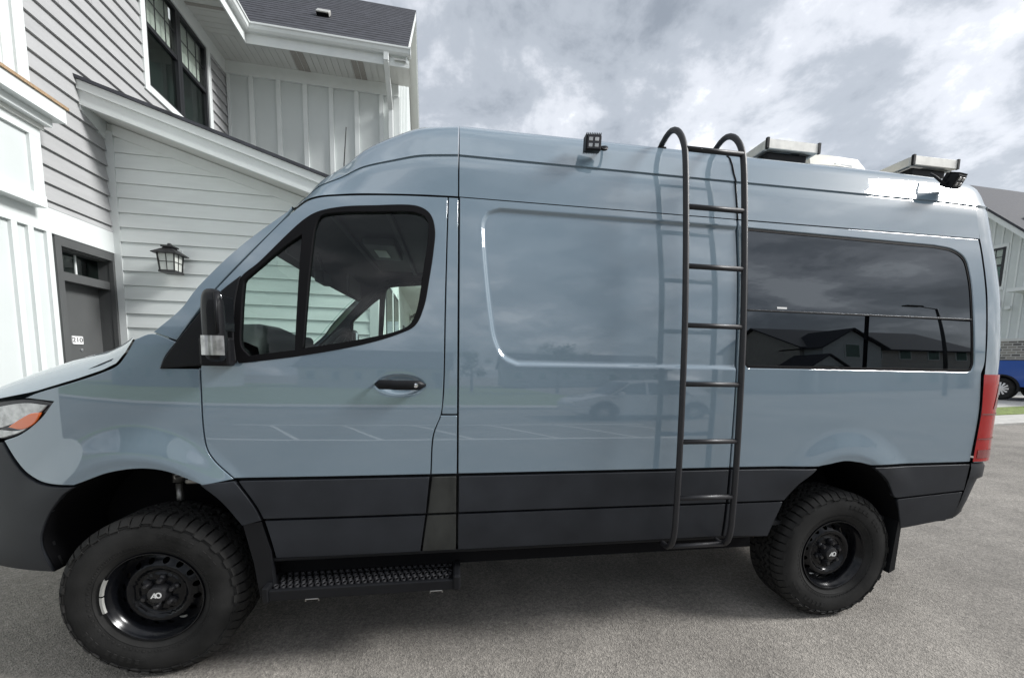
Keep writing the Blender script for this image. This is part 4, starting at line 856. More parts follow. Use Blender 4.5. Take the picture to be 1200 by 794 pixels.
def text(name, body, size, M, mat, parent, ext=.001):
    cu = bpy.data.curves.new(name, 'FONT'); cu.body = body; cu.size = size; cu.extrude = ext; cu.align_x = 'CENTER'; cu.align_y = 'CENTER'
    o = bpy.data.objects.new('tmp', cu); COL.objects.link(o); dg = bpy.context.evaluated_depsgraph_get(); me = bpy.data.meshes.new_from_object(o.evaluated_get(dg)); bpy.data.objects.remove(o)
    me.transform(M); me.materials.clear(); return link(name, me, mat, parent)
pl = MB().rbox(-.1235, -.425, 1.60, -.119, -.305, 1.68, .008).build('number_plate', 'plate_white', dr)
text('number', '210', .062, Matrix.Translation((-.1178, -.365, 1.64)) @ Matrix.Rotation(math.radians(90), 4, 'Z') @ Matrix.Rotation(math.radians(90), 4, 'X') @ Matrix.Scale(1.25, 4, (1, 0, 0)), 'ink', pl)
MB().lathe([(.012, 0), (.012, .012), (0, .013)], 12, 'x', (-.124, -.33, 1.545)).build('door_viewer', 'chrome', dr)
# white lap wall under the lower roof
slope = .318
def z_in(s): return 3.895 - .305 * s
box('corner_trim', -.0005, -.022, 0, .085, .01, 3.80, 'white_trim'); box('corner_trim', 2.60, -.022, 0, 2.70, .01, 2.93, 'white_trim')
z = 0.0
while z < 3.75:
    h = .148; ze = z + h
    sb = min(2.599, (3.89 - z) / .305); st_ = min(2.599, (3.89 - ze) / .305)
    if st_ < .2: break
    vs = [(.0855, -.020, z), (sb, -.020, z), (st_, -.004, ze), (.0855, -.004, ze), (.0855, .004, z), (sb, .004, z), (st_, .004, ze), (.0855, .004, ze)]
    MB().add(vs, [(0, 1, 2, 3), (0, 4, 5, 1), (3, 2, 6, 7), (0, 3, 7, 4), (1, 5, 6, 2)]).build('siding_board', 'white_siding', th)
    z += .15
MB().prism([(.09, z_in(.09)), (2.69, z_in(2.69)), (2.69, z_in(2.69) - .11), (.09, z_in(.09) - .11)], lambda a, c: (a, -.024, c), lambda a, c: (a, .006, c)).build('frieze_board', 'white_trim', th)
MB().prism([(0, 0), (2.689, 0), (2.689, z_in(2.69)), (0, z_in(0))], lambda a, c: (a, .004, c), lambda a, c: (a, .03, c)).build('wall', 'white_siding', th)
zt_ = lambda s: 4.11 - .305 * s; zb_ = lambda s: 3.89 - .305 * s
SR = 3.02
MB().prism([(.03, zb_(.03)), (SR, zb_(SR)), (SR, zt_(SR)), (.03, zt_(.03))], lambda a, c: (a, -.30, c), lambda a, c: (a, -.27, c)).build('rake_board', 'white_trim', th)
MB().prism([(.02, zt_(.02) - .085), (SR, zt_(SR) - .085), (SR, zt_(SR) - .002), (.02, zt_(.02) - .002)], lambda a, c: (a, -.325, c), lambda a, c: (a, -.3005, c)).build('rake_moulding', 'white_trim', th)
MB().prism([(.025, zb_(.025) + .0), (SR, zb_(SR) + .0), (SR, zb_(SR) + .03), (.025, zb_(.025) + .03)], lambda a, c: (a, -.312, c), lambda a, c: (a, -.3006, c)).build('rake_moulding', 'white_trim', th)
MB().prism([(.02, zb_(.02) + .012), (SR, zb_(SR) + .012), (SR, zb_(SR) + .022), (.02, zb_(.02) + .022)], lambda a, c: (a, -.269, c), lambda a, c: (a, .02, c)).build('rake_soffit', 'soffit', th)
MB().prism([(-.001, 3.70), (.028, 3.70), (.028, zt_(0) - .01), (-.001, zt_(0) - .01)], lambda a, c: (a + .001, -.299, c + (.14 if c < 3.8 else 0)), lambda a, c: (a + .001, .0, c)).build('rake_return', 'white_trim', th)
MB().prism([(.002, zt_(0)), (SR + .03, zt_(SR + .03)), (SR + .03, zt_(SR + .03) + .03), (.002, zt_(0) + .03)], lambda a, c: (a, -.345, c), lambda a, c: (a, 2.6, c)).build('lower_roof', 'shingle', th)
# upstairs window in the grey wall
wtr = 'white_trim'
box('window_trim', -.02, .64, 4.62, .03, .72, 6.05, wtr); box('window_trim', -.02, 2.04, 4.62, .03, 2.12, 6.05, wtr); box('window_trim', -.021, .7201, 4.6201, .035, 2.0399, 4.70, wtr)
box('frieze_board', -.02, -4, 6.0501, .032, 2.599, 6.25, wtr)
wn = empty('upper_window', (0, 0, 0)); wn.parent = th
def win_unit(b0, b1, z0, z1, mid, sfx, par):
    f = .045
    for a in ((b0, z0, b1, z0 + f), (b0, z1 - f, b1, z1), (b0, z0 + f, b0 + f, z1 - f), (b1 - f, z0 + f, b1, z1 - f), (b0 + f, mid - .025, b1 - f, mid + .025)):
        box('window_frame', -.05 if a[1] != mid - .025 else -.045, a[0], a[1], .012 if a[1] != mid - .025 else .006, a[2], a[3], 'window_frame_black', par)
    box('window_pane', -.03, b0 + f, z0 + f, -.025, b1 - f, mid - .025, 'house_glass', par); pu = box('window_pane', -.02, b0 + f, mid + .025, -.015, b1 - f, z1 - f, 'clear_pane', par)
    for k in (1, 2): bb = b0 + f + (b1 - b0 - 2 * f) * k / 3; box('glazing_bar', -.0145, bb - .006, mid + .025, -.008, bb + .006, z1 - f, 'window_frame_black', par)
    zc = (mid + z1) / 2; box('glazing_bar', -.0144, b0 + f, zc - .006, -.0081, b1 - f, zc + .006, 'window_frame_black', par)
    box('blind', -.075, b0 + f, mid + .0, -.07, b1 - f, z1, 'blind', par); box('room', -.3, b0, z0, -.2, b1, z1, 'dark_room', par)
win_unit(.722, 1.378, 4.70, 6.05, 5.42, '', wn); win_unit(1.382, 2.038, 4.70, 6.05, 5.42, '', wn)
# upper board and batten wall
box('wall', 0, 2.6, 3.1, 2.72, 2.74, 6.25, 'white_panel')
for s in (.39, .80, 1.21, 1.62, 2.03, 2.44): box('batten', s - .035, 2.565, 3.2, s + .035, 2.5995, 6.06, wtr)
box('corner_trim', .0305, 2.57, 3.2, .07, 2.5994, 6.06, wtr); box('corner_trim', 2.64, 2.572, 3.0, 2.745, 2.5993, 6.06, wtr); box('frieze_board', .033, 2.556, 6.0605, 2.73, 2.5992, 6.25, wtr)
# gable end
MB().prism([(2.6, 3.0), (7.0, 3.0), (7.0, 6.3), (4.8, 9.0), (2.6, 6.5)], lambda a, c: (2.72, a, c), lambda a, c: (2.60, a, c)).build('gable_wall', 'white_panel', th)
for b in (2.95, 3.35, 3.75, 4.15, 4.55): box('batten', 2.7201, b - .03, 3.0, 2.74, b + .03, 6.3 + (b - 2.6) * .9, wtr)
# soffits with real grooves
sf = MB(); b = -3.0
while b < 2.0: sf.box(.032, b, 6.25, .56, b + .094, 6.262); sf.box(.032, b + .094, 6.258, .56, b + .1, 6.262); b += .1
sf.build('soffit', 'soffit', th, kind='stuff')
sf = MB(); s = .03; vents = []
while s < 2.9:
    (vents if (1.05 < s < 1.25 or 1.95 < s < 2.15) else [sf])[0:1]
    if 1.05 < s < 1.3 or 1.98 < s < 2.22: vents.append(s)
    else: sf.box(s, 2.0, 6.25, s + .086, 2.57, 6.262)
    sf.box(s + .086, 2.0, 6.258, s + .1, 2.57, 6.262); s += .1
sf.build('soffit', 'soffit', th, kind='stuff')
for s in vents: box('soffit_vent', s, 2.0, 6.252, s + .086, 2.57, 6.262, 'soffit_vent')
for b in (-1.2, .2, 1.5): box('soffit_vent', .04, b, 6.246, .55, b + .05, 6.2495, 'soffit_vent')
# fascia and gutters
box('fascia', .56, -4, 6.17, .58, 2.0, 6.40, wtr); box('fascia', .5801, 1.985, 6.17, 2.95, 2.0, 6.40, wtr)
gp = [(0, .0), (.0, -.10), (.05, -.10), (.075, -.075), (.085, -.03), (.10, -.02), (.10, .004), (.088, .004), (.088, -.01), (.075, -.02), (.064, -.07), (.045, -.088), (.012, -.088), (.012, 0)]
MB().prism(gp, lambda a, c: (.5805 + a, -4, 6.41 + c), lambda a, c: (.5805 + a, 1.9845 - a, 6.41 + c)).build('gutter', 'white_trim', th)
MB().prism(gp, lambda a, c: (.5805 + a, 1.9845 - a, 6.41 + c), lambda a, c: (2.975, 1.9845 - a, 6.41 + c)).build('gutter', 'white_trim', th)
box('gutter_cap', 2.9751, 1.88, 6.305, 2.979, 1.985, 6.415, wtr)
dsp = MB()
def spout(path):
    for (p, q) in zip(path[:-1], path[1:]):
        p, q = Vector(p), Vector(q); d = (q - p); M = Matrix.Translation(p) @ d.to_track_quat('Z', 'X').to_matrix().to_4x4()
        MB().rbox(-.028, -.04, -.006, .028, .04, d.length + .006, .006, 1, M).build('downspout', 'alu' if False else 'white_trim', th)
spout([(2.60, 1.94, 6.31), (2.60, 1.94, 6.20), (2.60, 2.53, 5.82), (2.60, 2.53, 3.0)])
# main roof with courses
def roof_courses(name, s0, s1, b0, z0, b1, z1, parent, n):
    mb = MB()
    for i in range(n):
        t0, t1 = i / n, (i + 1) / n + .02 / n; up = .009
        f = lambda t, u: (b0 + (b1 - b0) * t, z0 + (z1 - z0) * t + u)
        a, b_ = f(t0, up), f(t1, .0); lo = f(t0, -.02)
        s = s0
        mb.add([(s0, a[0], a[1]), (s1, a[0], a[1]), (s1, b_[0], b_[1]), (s0, b_[0], b_[1])], [(0, 1, 2, 3)]); mb.add([(s0, a[0], a[1]), (s1, a[0], a[1]), (s1, lo[0], lo[1]), (s0, lo[0], lo[1])], [(0, 1, 2, 3)])
    return mb.build(name, 'shingle', parent)
roof_courses('roof', .0, 2.93, 1.93, 6.405, 4.8, 9.25, th, 22)
MB().add([(0, 4.8, 9.25), (2.93, 4.8, 9.25), (2.93, 7.6, 6.4), (0, 7.6, 6.4)], [(0, 1, 2, 3)]).build('roof_back', 'shingle', th)
MB().add([(.66, -4, 6.405), (.66, 1.95, 6.405), (-2.2, 4.8, 9.25), (-2.2, -4, 9.25)], [(0, 1, 2, 3)]).build('roof_side', 'shingle', th)
MB().prism([(1.95, 6.22), (4.8, 9.06), (7.6, 6.22), (7.6, 6.38), (4.8, 9.23), (1.95, 6.39)], lambda a, c: (2.90, a, c), lambda a, c: (2.925, a, c)).build('gable_rake_board', 'white_trim', th)
MB().prism([(1.95, 6.24), (4.8, 9.08), (7.6, 6.24), (7.6, 6.26), (4.8, 9.10), (1.95, 6.26)], lambda a, c: (2.72, a, c), lambda a, c: (2.8995, a, c)).build('gable_soffit', 'soffit', th)
rvM = Matrix.Translation((1.43, 3.02, 7.50)) @ Matrix.Rotation(math.radians(45), 4, 'X')
rv = MB().rbox(-.11, -.09, 0, .11, .10, .07, .012, 2, rvM).build('roof_vent', 'alu', th); MB().box(-.10, -.098, .004, .10, -.091, .05, rvM).build('vent_slot', 'gap_black', rv)
# right-hand side wall with the porch row seen through the cab windows
box('side_wall', 2.60, .03, 0, 2.70, 12, 3.05, 'white_siding'); box('side_wall', 2.60, 2.75, 3.05, 2.699, 12, 6.2, 'white_panel')
for b0, b1 in ((.55, 1.35), (1.55, 2.35), (6.4, 7.3)):
    box('porch_window', 2.7005, b0, 1.0, 2.72, b1, 2.55, 'window_frame_black'); box('porch_glass', 2.7206, b0 + .07, 1.07, 2.724, b1 - .07, 2.48, 'house_glass'); box('window_trim', 2.70, b0 - .09, .9, 2.715, b0 - .001, 2.66, wtr); box('window_trim', 2.70, b1 + .001, .9, 2.715, b1 + .09, 2.66, wtr)
box('porch_ceiling', 2.70, 2.6, 2.85, 4.4, 10, 2.95, 'soffit'); box('porch_beam', 4.2, 2.6, 2.65, 4.4, 10, 2.85, wtr)
for b in (2.7, 6.2, 9.8): box('porch_post', 4.22, b, 0, 4.38, b + .16, 2.65, wtr)
box('porch_door', 2.7005, 3.4, 0, 2.72, 4.35, 2.2, 'door_grey')

def lantern(name, M, label):
    r = empty(name, (0, 0, 0)); r.matrix_world = M; tag(r, label, 'wall lamp', 'lanterns on the townhouse')
    # local: x right, y out from wall is -y, z up, origin at wall mount
    MB().rbox(-.05, -.012, -.10, .05, 0, .10, .004, 1).build('mount_block', 'white_trim', r)
    MB().rbox(-.035, -.03, -.06, .035, -.0125, .06, .004, 1).build('back_plate', 'lamp_black', r)
    MB().box(-.012, -.15, .055, .012, -.03, .075).build('lamp_arm', 'lamp_black', r)
    c = -.135
    rows = [[(sx * w, c + sy * w, z) for sx, sy in ((-1, -1), (1, -1), (1, 1), (-1, 1), (-1, -1))] for z, w in ((.012, .115), (.02, .115), (.075, .045), (.085, .04), (.085, .055), (.10, .055), (.108, .015), (.13, .012))]
    mb = MB().grid(rows); mb.add(rows[-1][:-1], [(0, 1, 2, 3)]); mb.add(rows[0][:-1], [(0, 1, 2, 3)]); mb.build('lamp_roof', 'lamp_black', r)
    w0, w1, zt, zb = .078, .066, .012, -.165
    for sx, sy in ((-1, -1), (1, -1), (1, 1), (-1, 1)): MB().tube([(sx * w0, c + sy * w0, zt), (sx * w1, c + sy * w1, zb)], .007, 4).build('lamp_frame', 'lamp_black', r)
    rows = [[(sx * w, c + sy * w, z) for sx, sy in ((-1, -1), (1, -1), (1, 1), (-1, 1), (-1, -1))] for z, w in ((zb + .012, .074), (zb - .012, .078))]
    mb = MB().grid(rows); mb.add(rows[0][:-1], [(0, 1, 2, 3)]); mb.add(rows[1][:-1], [(0, 1, 2, 3)]); mb.build('lamp_base', 'lamp_black', r)
    for (ax, ay) in ((0, -1), (0, 1), (1, 0), (-1, 0)):
        def q(u, z, ins=.004):
            w = np.interp(z, [zb, zt], [w1, w0]) - ins; return (ax * w + (u * w if ax == 0 else 0), c + ay * w + (u * w if ay == 0 else 0), z)
        p_ = MB().add([q(-.92, zb), q(.92, zb), q(.92, zt), q(-.92, zt)], [(0, 1, 2, 3)]).build('lamp_pane', 'frosted', r)
        MB().tube([q(0, zb, 0), q(0, zt, 0)], .0035, 4).build('pane_bar', 'lamp_black', p_)
        zm = zb + .55 * (zt - zb); MB().tube([q(-.95, zm, 0), q(.95, zm, 0)], .0035, 4).build('pane_bar', 'lamp_black', p_)
    return r
lantern('wall_lantern', Matrix.Translation(W(.615, -.016, 2.55)) @ Matrix.Rotation(RZ, 4, 'Z'), 'black wall lantern on the white lap siding beside door 210')
lantern('wall_lantern', Matrix.Translation(W(2.70, 5.5, 2.55)) @ Matrix.Rotation(RZ + math.pi / 2, 4, 'Z'), 'small black lantern on the porch row seen through the cab windows')

# ------------------------------------------------------------------ building beyond, at the right
nb = empty('neighbour_building', tuple(W(29.1, 8.5, zg(W(29.1, 8.5).x) - .1)), RZ, label='white board and batten building with dark shingle roof and brick base beyond the van', cat='building')
zb0 = .70 - .1
def nbox(name, x0, y0, z0, x1, y1, z1, mat, **k): return MB().box(x0, y0 - 8.5, z0 - zb0, x1, y1 - 8.5, z1 - zb0).build(name, mat, nb, **k)
def nprism(name, poly, s0, s1, mat): return MB().prism(poly, lambda a, c: (s0, a - 8.5, c - zb0), lambda a, c: (s1, a - 8.5, c - zb0)).build(name, mat, nb)
gab = [(6.0, 0.5), (17.0, 0.5), (17.0, 5.2), (11.5, 10.95), (6.0, 5.2)]
nprism('wall', gab, 0.0, 20, 'white_panel')
nprism('brick_base', [(5.95, .3), (17.05, .3), (17.05, 2.97), (5.95, 2.97)], -.06, -.001, 'brick_wall'); nbox('base_trim', -.09, 5.94, 2.971, -.001, 17.05, 3.10, 'brick_trim')
b = 6.15
while b < 13.5:
    zt = 5.2 + (min(b, 23 - b) - 6.0) * 1.045
    nbox('batten', -.03, b - .03, 3.101, -.001, b + .03, zt, 'white_trim'); b += .305
nw = empty('window', (0, 0, 0)); nw.parent = nb
def wb(name, y0, z0, y1, z1, x0, x1, mat): return MB().box(x0, y0 - 8.5, z0 - zb0, x1, y1 - 8.5, z1 - zb0).build(name, mat, nw)
for a in ((9.0, 5.35, 10.1, 5.52), (9.0, 7.30, 10.1, 7.45), (8.93, 5.35, 9.0, 7.45), (10.1, 5.35, 10.2, 7.45)): wb('window_trim', *a, -.05, -.032, 'white_trim')
for a in ((9.05, 5.52, 10.05, 5.60), (9.05, 7.2, 10.05, 7.29), (9.02, 5.52, 9.10, 7.3), (10.0, 5.52, 10.1, 7.3), (9.1, 6.45, 10.0, 6.53)): wb('window_frame', *a, -.07, -.051, 'window_frame_black')
wb('window_pane', 9.1, 5.6, 10.0, 6.45, -.045, -.04, 'house_glass'); wb('window_pane', 9.1, 6.53, 10.0, 7.2, -.048, -.046, 'clear_pane')
for y in (9.33, 9.56, 9.8): wb('glazing_bar', y - .012, 6.53, y + .012, 7.2, -.06, -.0482, 'window_frame_black')
wb('glazing_bar', 9.1, 6.85, 10.0, 6.88, -.0601, -.0483, 'window_frame_black'); wb('room', 9.1, 5.6, 10.0, 7.2, -.036, -.031, 'blind')
nbox('wall_lamp', -.15, 8.98, 4.35, -.031, 9.16, 4.85, 'lamp_black'); nbox('flood_lamp', -.18, 8.55, 4.42, -.031, 8.72, 4.56, 'white_trim'); nprism('awning', [(8.36, 5.1), (7.0, 5.1), (7.0, 5.25), (8.36, 5.25)], -.9, -.031, 'white_trim')
def nroof(b0, z0, b1, z1, name): return MB().add([(-.5, b0 - 8.5, z0 - zb0), (24, b0 - 8.5, z0 - zb0), (24, b1 - 8.5, z1 - zb0), (-.5, b1 - 8.5, z1 - zb0), (-.5, b0 - 8.5, z0 - zb0 - .12), (24, b0 - 8.5, z0 - zb0 - .12), (24, b1 - 8.5, z1 - zb0 - .12), (-.5, b1 - 8.5, z1 - zb0 - .12)], [(0, 1, 2, 3), (4, 7, 6, 5), (0, 4, 5, 1), (1, 5, 6, 2), (3, 2, 6, 7), (0, 3, 7, 4)]).build(name, 'shingle', nb)
nroof(5.4, 4.78, 11.5, 11.15, 'roof'); nroof(17.6, 4.78, 11.5, 11.15, 'roof_back')
nprism('rake_board', [(5.4, 4.4), (11.5, 10.77), (17.6, 4.4), (17.6, 4.65), (11.5, 11.02), (5.4, 4.65)], -.47, -.44, 'white_trim'); nprism('rake_soffit', [(5.4, 4.52), (11.5, 10.89), (17.6, 4.52), (17.6, 4.6), (11.5, 10.97), (5.4, 4.6)], -.4399, -.001, 'soffit')
rvt = MB().rbox(1.0, -.2, 0, 1.6, .25, .25, .05, 2, Matrix.Translation((0, 9.0 - 8.5, 8.52 - zb0)) @ Matrix.Rotation(math.radians(46), 4, 'X')).build('roof_vent', 'lamp_black', nb)

# ------------------------------------------------------------------ vehicles: pick-up and the parked car behind the viewpoint
def vehicle(name, loc, rz, paint, low, arches, glasshouse, width, label, cat, wheel_r, wheel_x, spokes, extra=None):
    v = empty(name, loc, rz, label=label, cat=cat)
    hw = width / 2
    ar = []
    body = loop(*low, step=.08); body_a = body
    V, F, L = tri2d(body, (), .12)
    def sy(x, z): return hw - .05 * max(0, z - .75) ** 1.5 - .03 * max(0, .45 - z) - .18 * max(0, abs(x - 0) / (low_len) - .8) ** 2 * 5
    low_len = max(abs(body[:, 0].min()), abs(body[:, 0].max()))
    mb = MB(); n = len(V)
    for sgn in (-1, 1): mb.add([(x, sgn * sy(x, z), z) for x, z in V], [tuple(f) if sgn < 0 else tuple(f)[::-1] for f in F])
    m = len(body); ring = [(x, -sy(x, z), z) for x, z in body] + [(x, sy(x, z), z) for x, z in body]
    mid = [[(x, y_ * sy(x, z) , z + (.02 * (1 - y_ * y_) if z > .6 else 0)) for x, z in body] for y_ in np.linspace(-1, 1, 7)]
    for r0, r1 in zip(mid[:-1], mid[1:]): mb.grid([r0 + [r0[0]], r1 + [r1[0]]])
    mb.build('body', paint, v, smooth=True, sharp=38)
    gh = loop(*glasshouse, step=.08); zmin = gh[:, 1].min(); zmax = gh[:, 1].max()
    gy = lambda x, z: hw - .06 - .20 * (z - zmin) / max(.1, zmax - zmin)
    mb = MB(); rows = [[(x, y_ * gy(x, z), z) for x, z in gh] for y_ in np.linspace(-1, 1, 5)]
    for r0, r1 in zip(rows[:-1], rows[1:]): mb.grid([r0 + [r0[0]], r1 + [r1[0]]])
    V, F, _ = tri2d(gh, (), .12)
    for sgn in (-1, 1): mb.add([(x, sgn * gy(x, z), z) for x, z in V], [tuple(f) for f in F])
    mb.build('cabin', paint, v, smooth=True, sharp=38)
    for wx in wheel_x:
        for sgn in (-1, 1):
            w = empty('wheel', (wx, sgn * (hw - .01), wheel_r)); w.parent = v
            g = sgn
            MB().lathe([(wheel_r * .62, -.01 * g), (wheel_r * .7, .012 * g), (wheel_r * .92, .01 * g), (wheel_r, -.02 * g), (wheel_r, -.2 * g), (wheel_r * .8, -.23 * g)], 40, 'y').build('tyre', 'tyre', w, smooth=True, sharp=40)
            MB().lathe([(wheel_r * .63, -.01 * g), (wheel_r * .60, -.005 * g), (wheel_r * .57, -.06 * g), (0, -.07 * g)], 32, 'y').build('rim', 'lamp_dark', w, smooth=True, sharp=40)
            for k in range(spokes):
                a = 2 * math.pi * k / spokes; d = Vector((math.cos(a), 0, math.sin(a))); t = Vector((-math.sin(a), 0, math.cos(a)))
                MB().add([tuple(d * wheel_r * r + t * wd * wheel_r + Vector((0, yy * g, 0))) for r, wd, yy in ((.08, -.05, .0), (.08, .05, .0), (.59, .075, -.004), (.59, -.075, -.004), (.08, -.05, -.03), (.08, .05, -.03), (.59, .075, -.03), (.59, -.075, -.03))], [(0, 1, 2, 3), (0, 4, 5, 1), (1, 5, 6, 2), (2, 6, 7, 3), (3, 7, 4, 0)]).build('spoke', 'alloy', w)
            MB().lathe([(wheel_r * .14, -.03 * g), (wheel_r * .14, .008 * g), (0, .01 * g)], 16, 'y').build('hub', 'alloy', w, smooth=True, sharp=40)
            # arch trim
            A = np.linspace(-.15, math.pi + .15, 22); rr = wheel_r * 1.16
            MB().grid([[(wx + rr * math.cos(a), sgn * (hw + .0), wheel_r + rr * math.sin(a)) for a in A], [(wx + rr * math.cos(a), sgn * (hw + .035), wheel_r + rr * math.sin(a)) for a in A], [(wx + rr * 1.13 * math.cos(a), sgn * (hw + .03), wheel_r + rr * 1.13 * math.sin(a)) for a in A], [(wx + rr * 1.15 * math.cos(a), sgn * (hw - .02), wheel_r + rr * 1.15 * math.sin(a)) for a in A]]).build('arch_trim', 'black_plastic', v, smooth=True)
            MB().grid([[(wx + rr * math.cos(a), sgn * (hw + .0), wheel_r + rr * math.sin(a)) for a in A], [(wx + rr * math.cos(a), sgn * (hw - .3), wheel_r + rr * math.sin(a)) for a in A]]).build('arch_liner', 'gap_black', v)
            MB().add([(wx + rr * math.cos(a), sgn * (hw - .28), wheel_r + rr * math.sin(a)) for a in A], [tuple(range(len(A)))]).build('arch_back', 'gap_black', v)
    def pane(nm, poly, mat='house_glass'):
        p = loop(poly + [poly[0]], step=.3) if False else np.array(poly); 
        for sgn in (-1, 1): MB().prism(poly, lambda x, z: (x, sgn * (gy(x, z) + .012), z), lambda x, z: (x, sgn * (gy(x, z) - .01), z)).build(nm, mat, v)
    if extra: extra(v, pane, hw, sy)
    return v
def arch(cx, r, z0=.3, wr=.4):
    th_ = math.asin(max(-1, min(1, (z0 - wr) / r))); return [(cx + r * math.cos(a), wr + r * math.sin(a)) for a in np.linspace(math.pi - th_, th_, 12)]
# pick-up, x forward
R_ = .39
def tr_extra(v, pane, hw, sy):
    pane('side_glass', [(-.35, 1.38), (.55, 1.38), (.50, 1.86), (-.30, 1.86)], 'privacy_glass'); pane('side_glass', [(.62, 1.38), (1.62, 1.38), (1.10, 1.86), (.58, 1.86)], 'privacy_glass')
    for sgn in (-1, 1):
        MB().tube([(-.3, sgn * (hw + .06), .48), (1.7, sgn * (hw + .06), .48)], .05, 10).build('side_step', 'chrome', v, smooth=True)
        MB().rbox(-2.84, sgn * (hw - .12) - .09, .95, -2.74, sgn * (hw - .12) + .09, 1.36, .02).build('tail_lamp', 'red_lens', v); MB().rbox(1.35, sgn * (hw + .12) - .1, 1.32, 1.5, sgn * (hw + .12) + .1, 1.55, .03).build('mirror', 'black_plastic', v)
    MB().rbox(-3.0, -hw + .1, .5, -2.8, hw - .1, .72, .03).build('bumper', 'chrome', v); MB().rbox(2.78, -hw + .05, .45, 2.98, hw - .05, .75, .04).build('bumper', 'chrome', v)
    MB().box(-2.7, -hw + .12, 1.40, -.65, hw - .12, 1.43).build('bed_cover', 'black_plastic', v)
low_t = ([(-2.82, .55), (-2.82, 1.40)], [(-2.82, 1.40), (-.6, 1.40)], [(-.6, 1.40), (-.58, 1.36), (1.7, 1.33), (2.6, 1.22), (2.85, 1.05), (2.88, .6)], [(2.88, .55), (1.9 + .49, .5)], arch(1.9, .49, .5, R_)[::-1], [(1.9 - .49, .48), (-1.75 + .49, .48)], arch(-1.75, .49, .5, R_)[::-1], [(-1.75 - .49, .52), (-2.82, .55)])
gh_t = ([(-.58, 1.34), (-.52, 1.9)], [(-.52, 1.9), (-.3, 1.95), (.9, 1.95), (1.05, 1.92)], [(1.05, 1.92), (1.75, 1.33)], [(1.75, 1.33), (-.58, 1.34)])
wr_loc = W(23.5 + 1.0, 5.62); 
vehicle('pickup_truck', tuple(W(24.48, 5.62 - 1.75, 0) + Vector((0, 0, zg(W(24.4, 4).x) + .03))), RZ - math.pi / 2, 'truck_blue', low_t, None, gh_t, 2.0, 'blue pickup truck with silver alloy wheels parked past the rear of the van', 'pickup truck', R_, (1.9, -1.75), 12, tr_extra)
def car_extra(v, pane, hw, sy):
    pane('side_glass', [(-1.25, .98), (.05, .98), (.02, 1.36), (-.85, 1.34)], 'privacy_glass'); pane('side_glass', [(.12, .98), (1.12, .98), (.55, 1.32), (.10, 1.36)], 'privacy_glass')
    for sgn in (-1, 1):
        MB().rbox(.85, sgn * (hw + .08) - .08, .95, 1.0, sgn * (hw + .08) + .08, 1.08, .03).build('mirror', 'car_white', v); MB().rbox(1.95, sgn * (hw - .2) - .15, .62, 2.2, sgn * (hw - .2) + .15, .75, .03).build('headlamp', 'clear_lens', v); MB().rbox(-2.28, sgn * (hw - .2) - .15, .72, -2.15, sgn * (hw - .2) + .15, .88, .03).build('tail_lamp', 'red_lens', v)
    MB().prism([(1.2, .97), (.62, 1.34), (.56, 1.36), (1.1, .98)], lambda a, c: (a + .03, -hw + .22, c + .01), lambda a, c: (a + .03, hw - .22, c + .01)).build('windscreen', 'privacy_glass', v)
low_c = ([(-2.25, .35), (-2.27, .6), (-2.2, .9), (-1.9, 1.0)], [(-1.9, 1.0), (-.5, .99), (1.15, .97), (1.8, .86), (2.15, .74), (2.25, .55), (2.22, .3)], [(2.22, .3), (1.38 + .385, .28)], arch(1.38, .38, .28, .33)[::-1], [(1.38 - .385, .24), (-1.35 + .385, .24)], arch(-1.35, .38, .28, .33)[::-1], [(-1.35 - .385, .28), (-2.25, .35)])
gh_c = ([(-1.95, .97), (-1.35, 1.3), (-.7, 1.42), (0, 1.44), (.5, 1.39)], [(.5, 1.39), (1.2, .95)], [(1.2, .95), (-1.95, .97)])
vehicle('parked_car', (6.9, -9.3, 0), math.pi, 'car_white', low_c, None, gh_c, 1.82, 'white saloon car parked opposite, mirrored in the side of the van', 'car', .33, (1.38, -1.35), 10, car_extra)

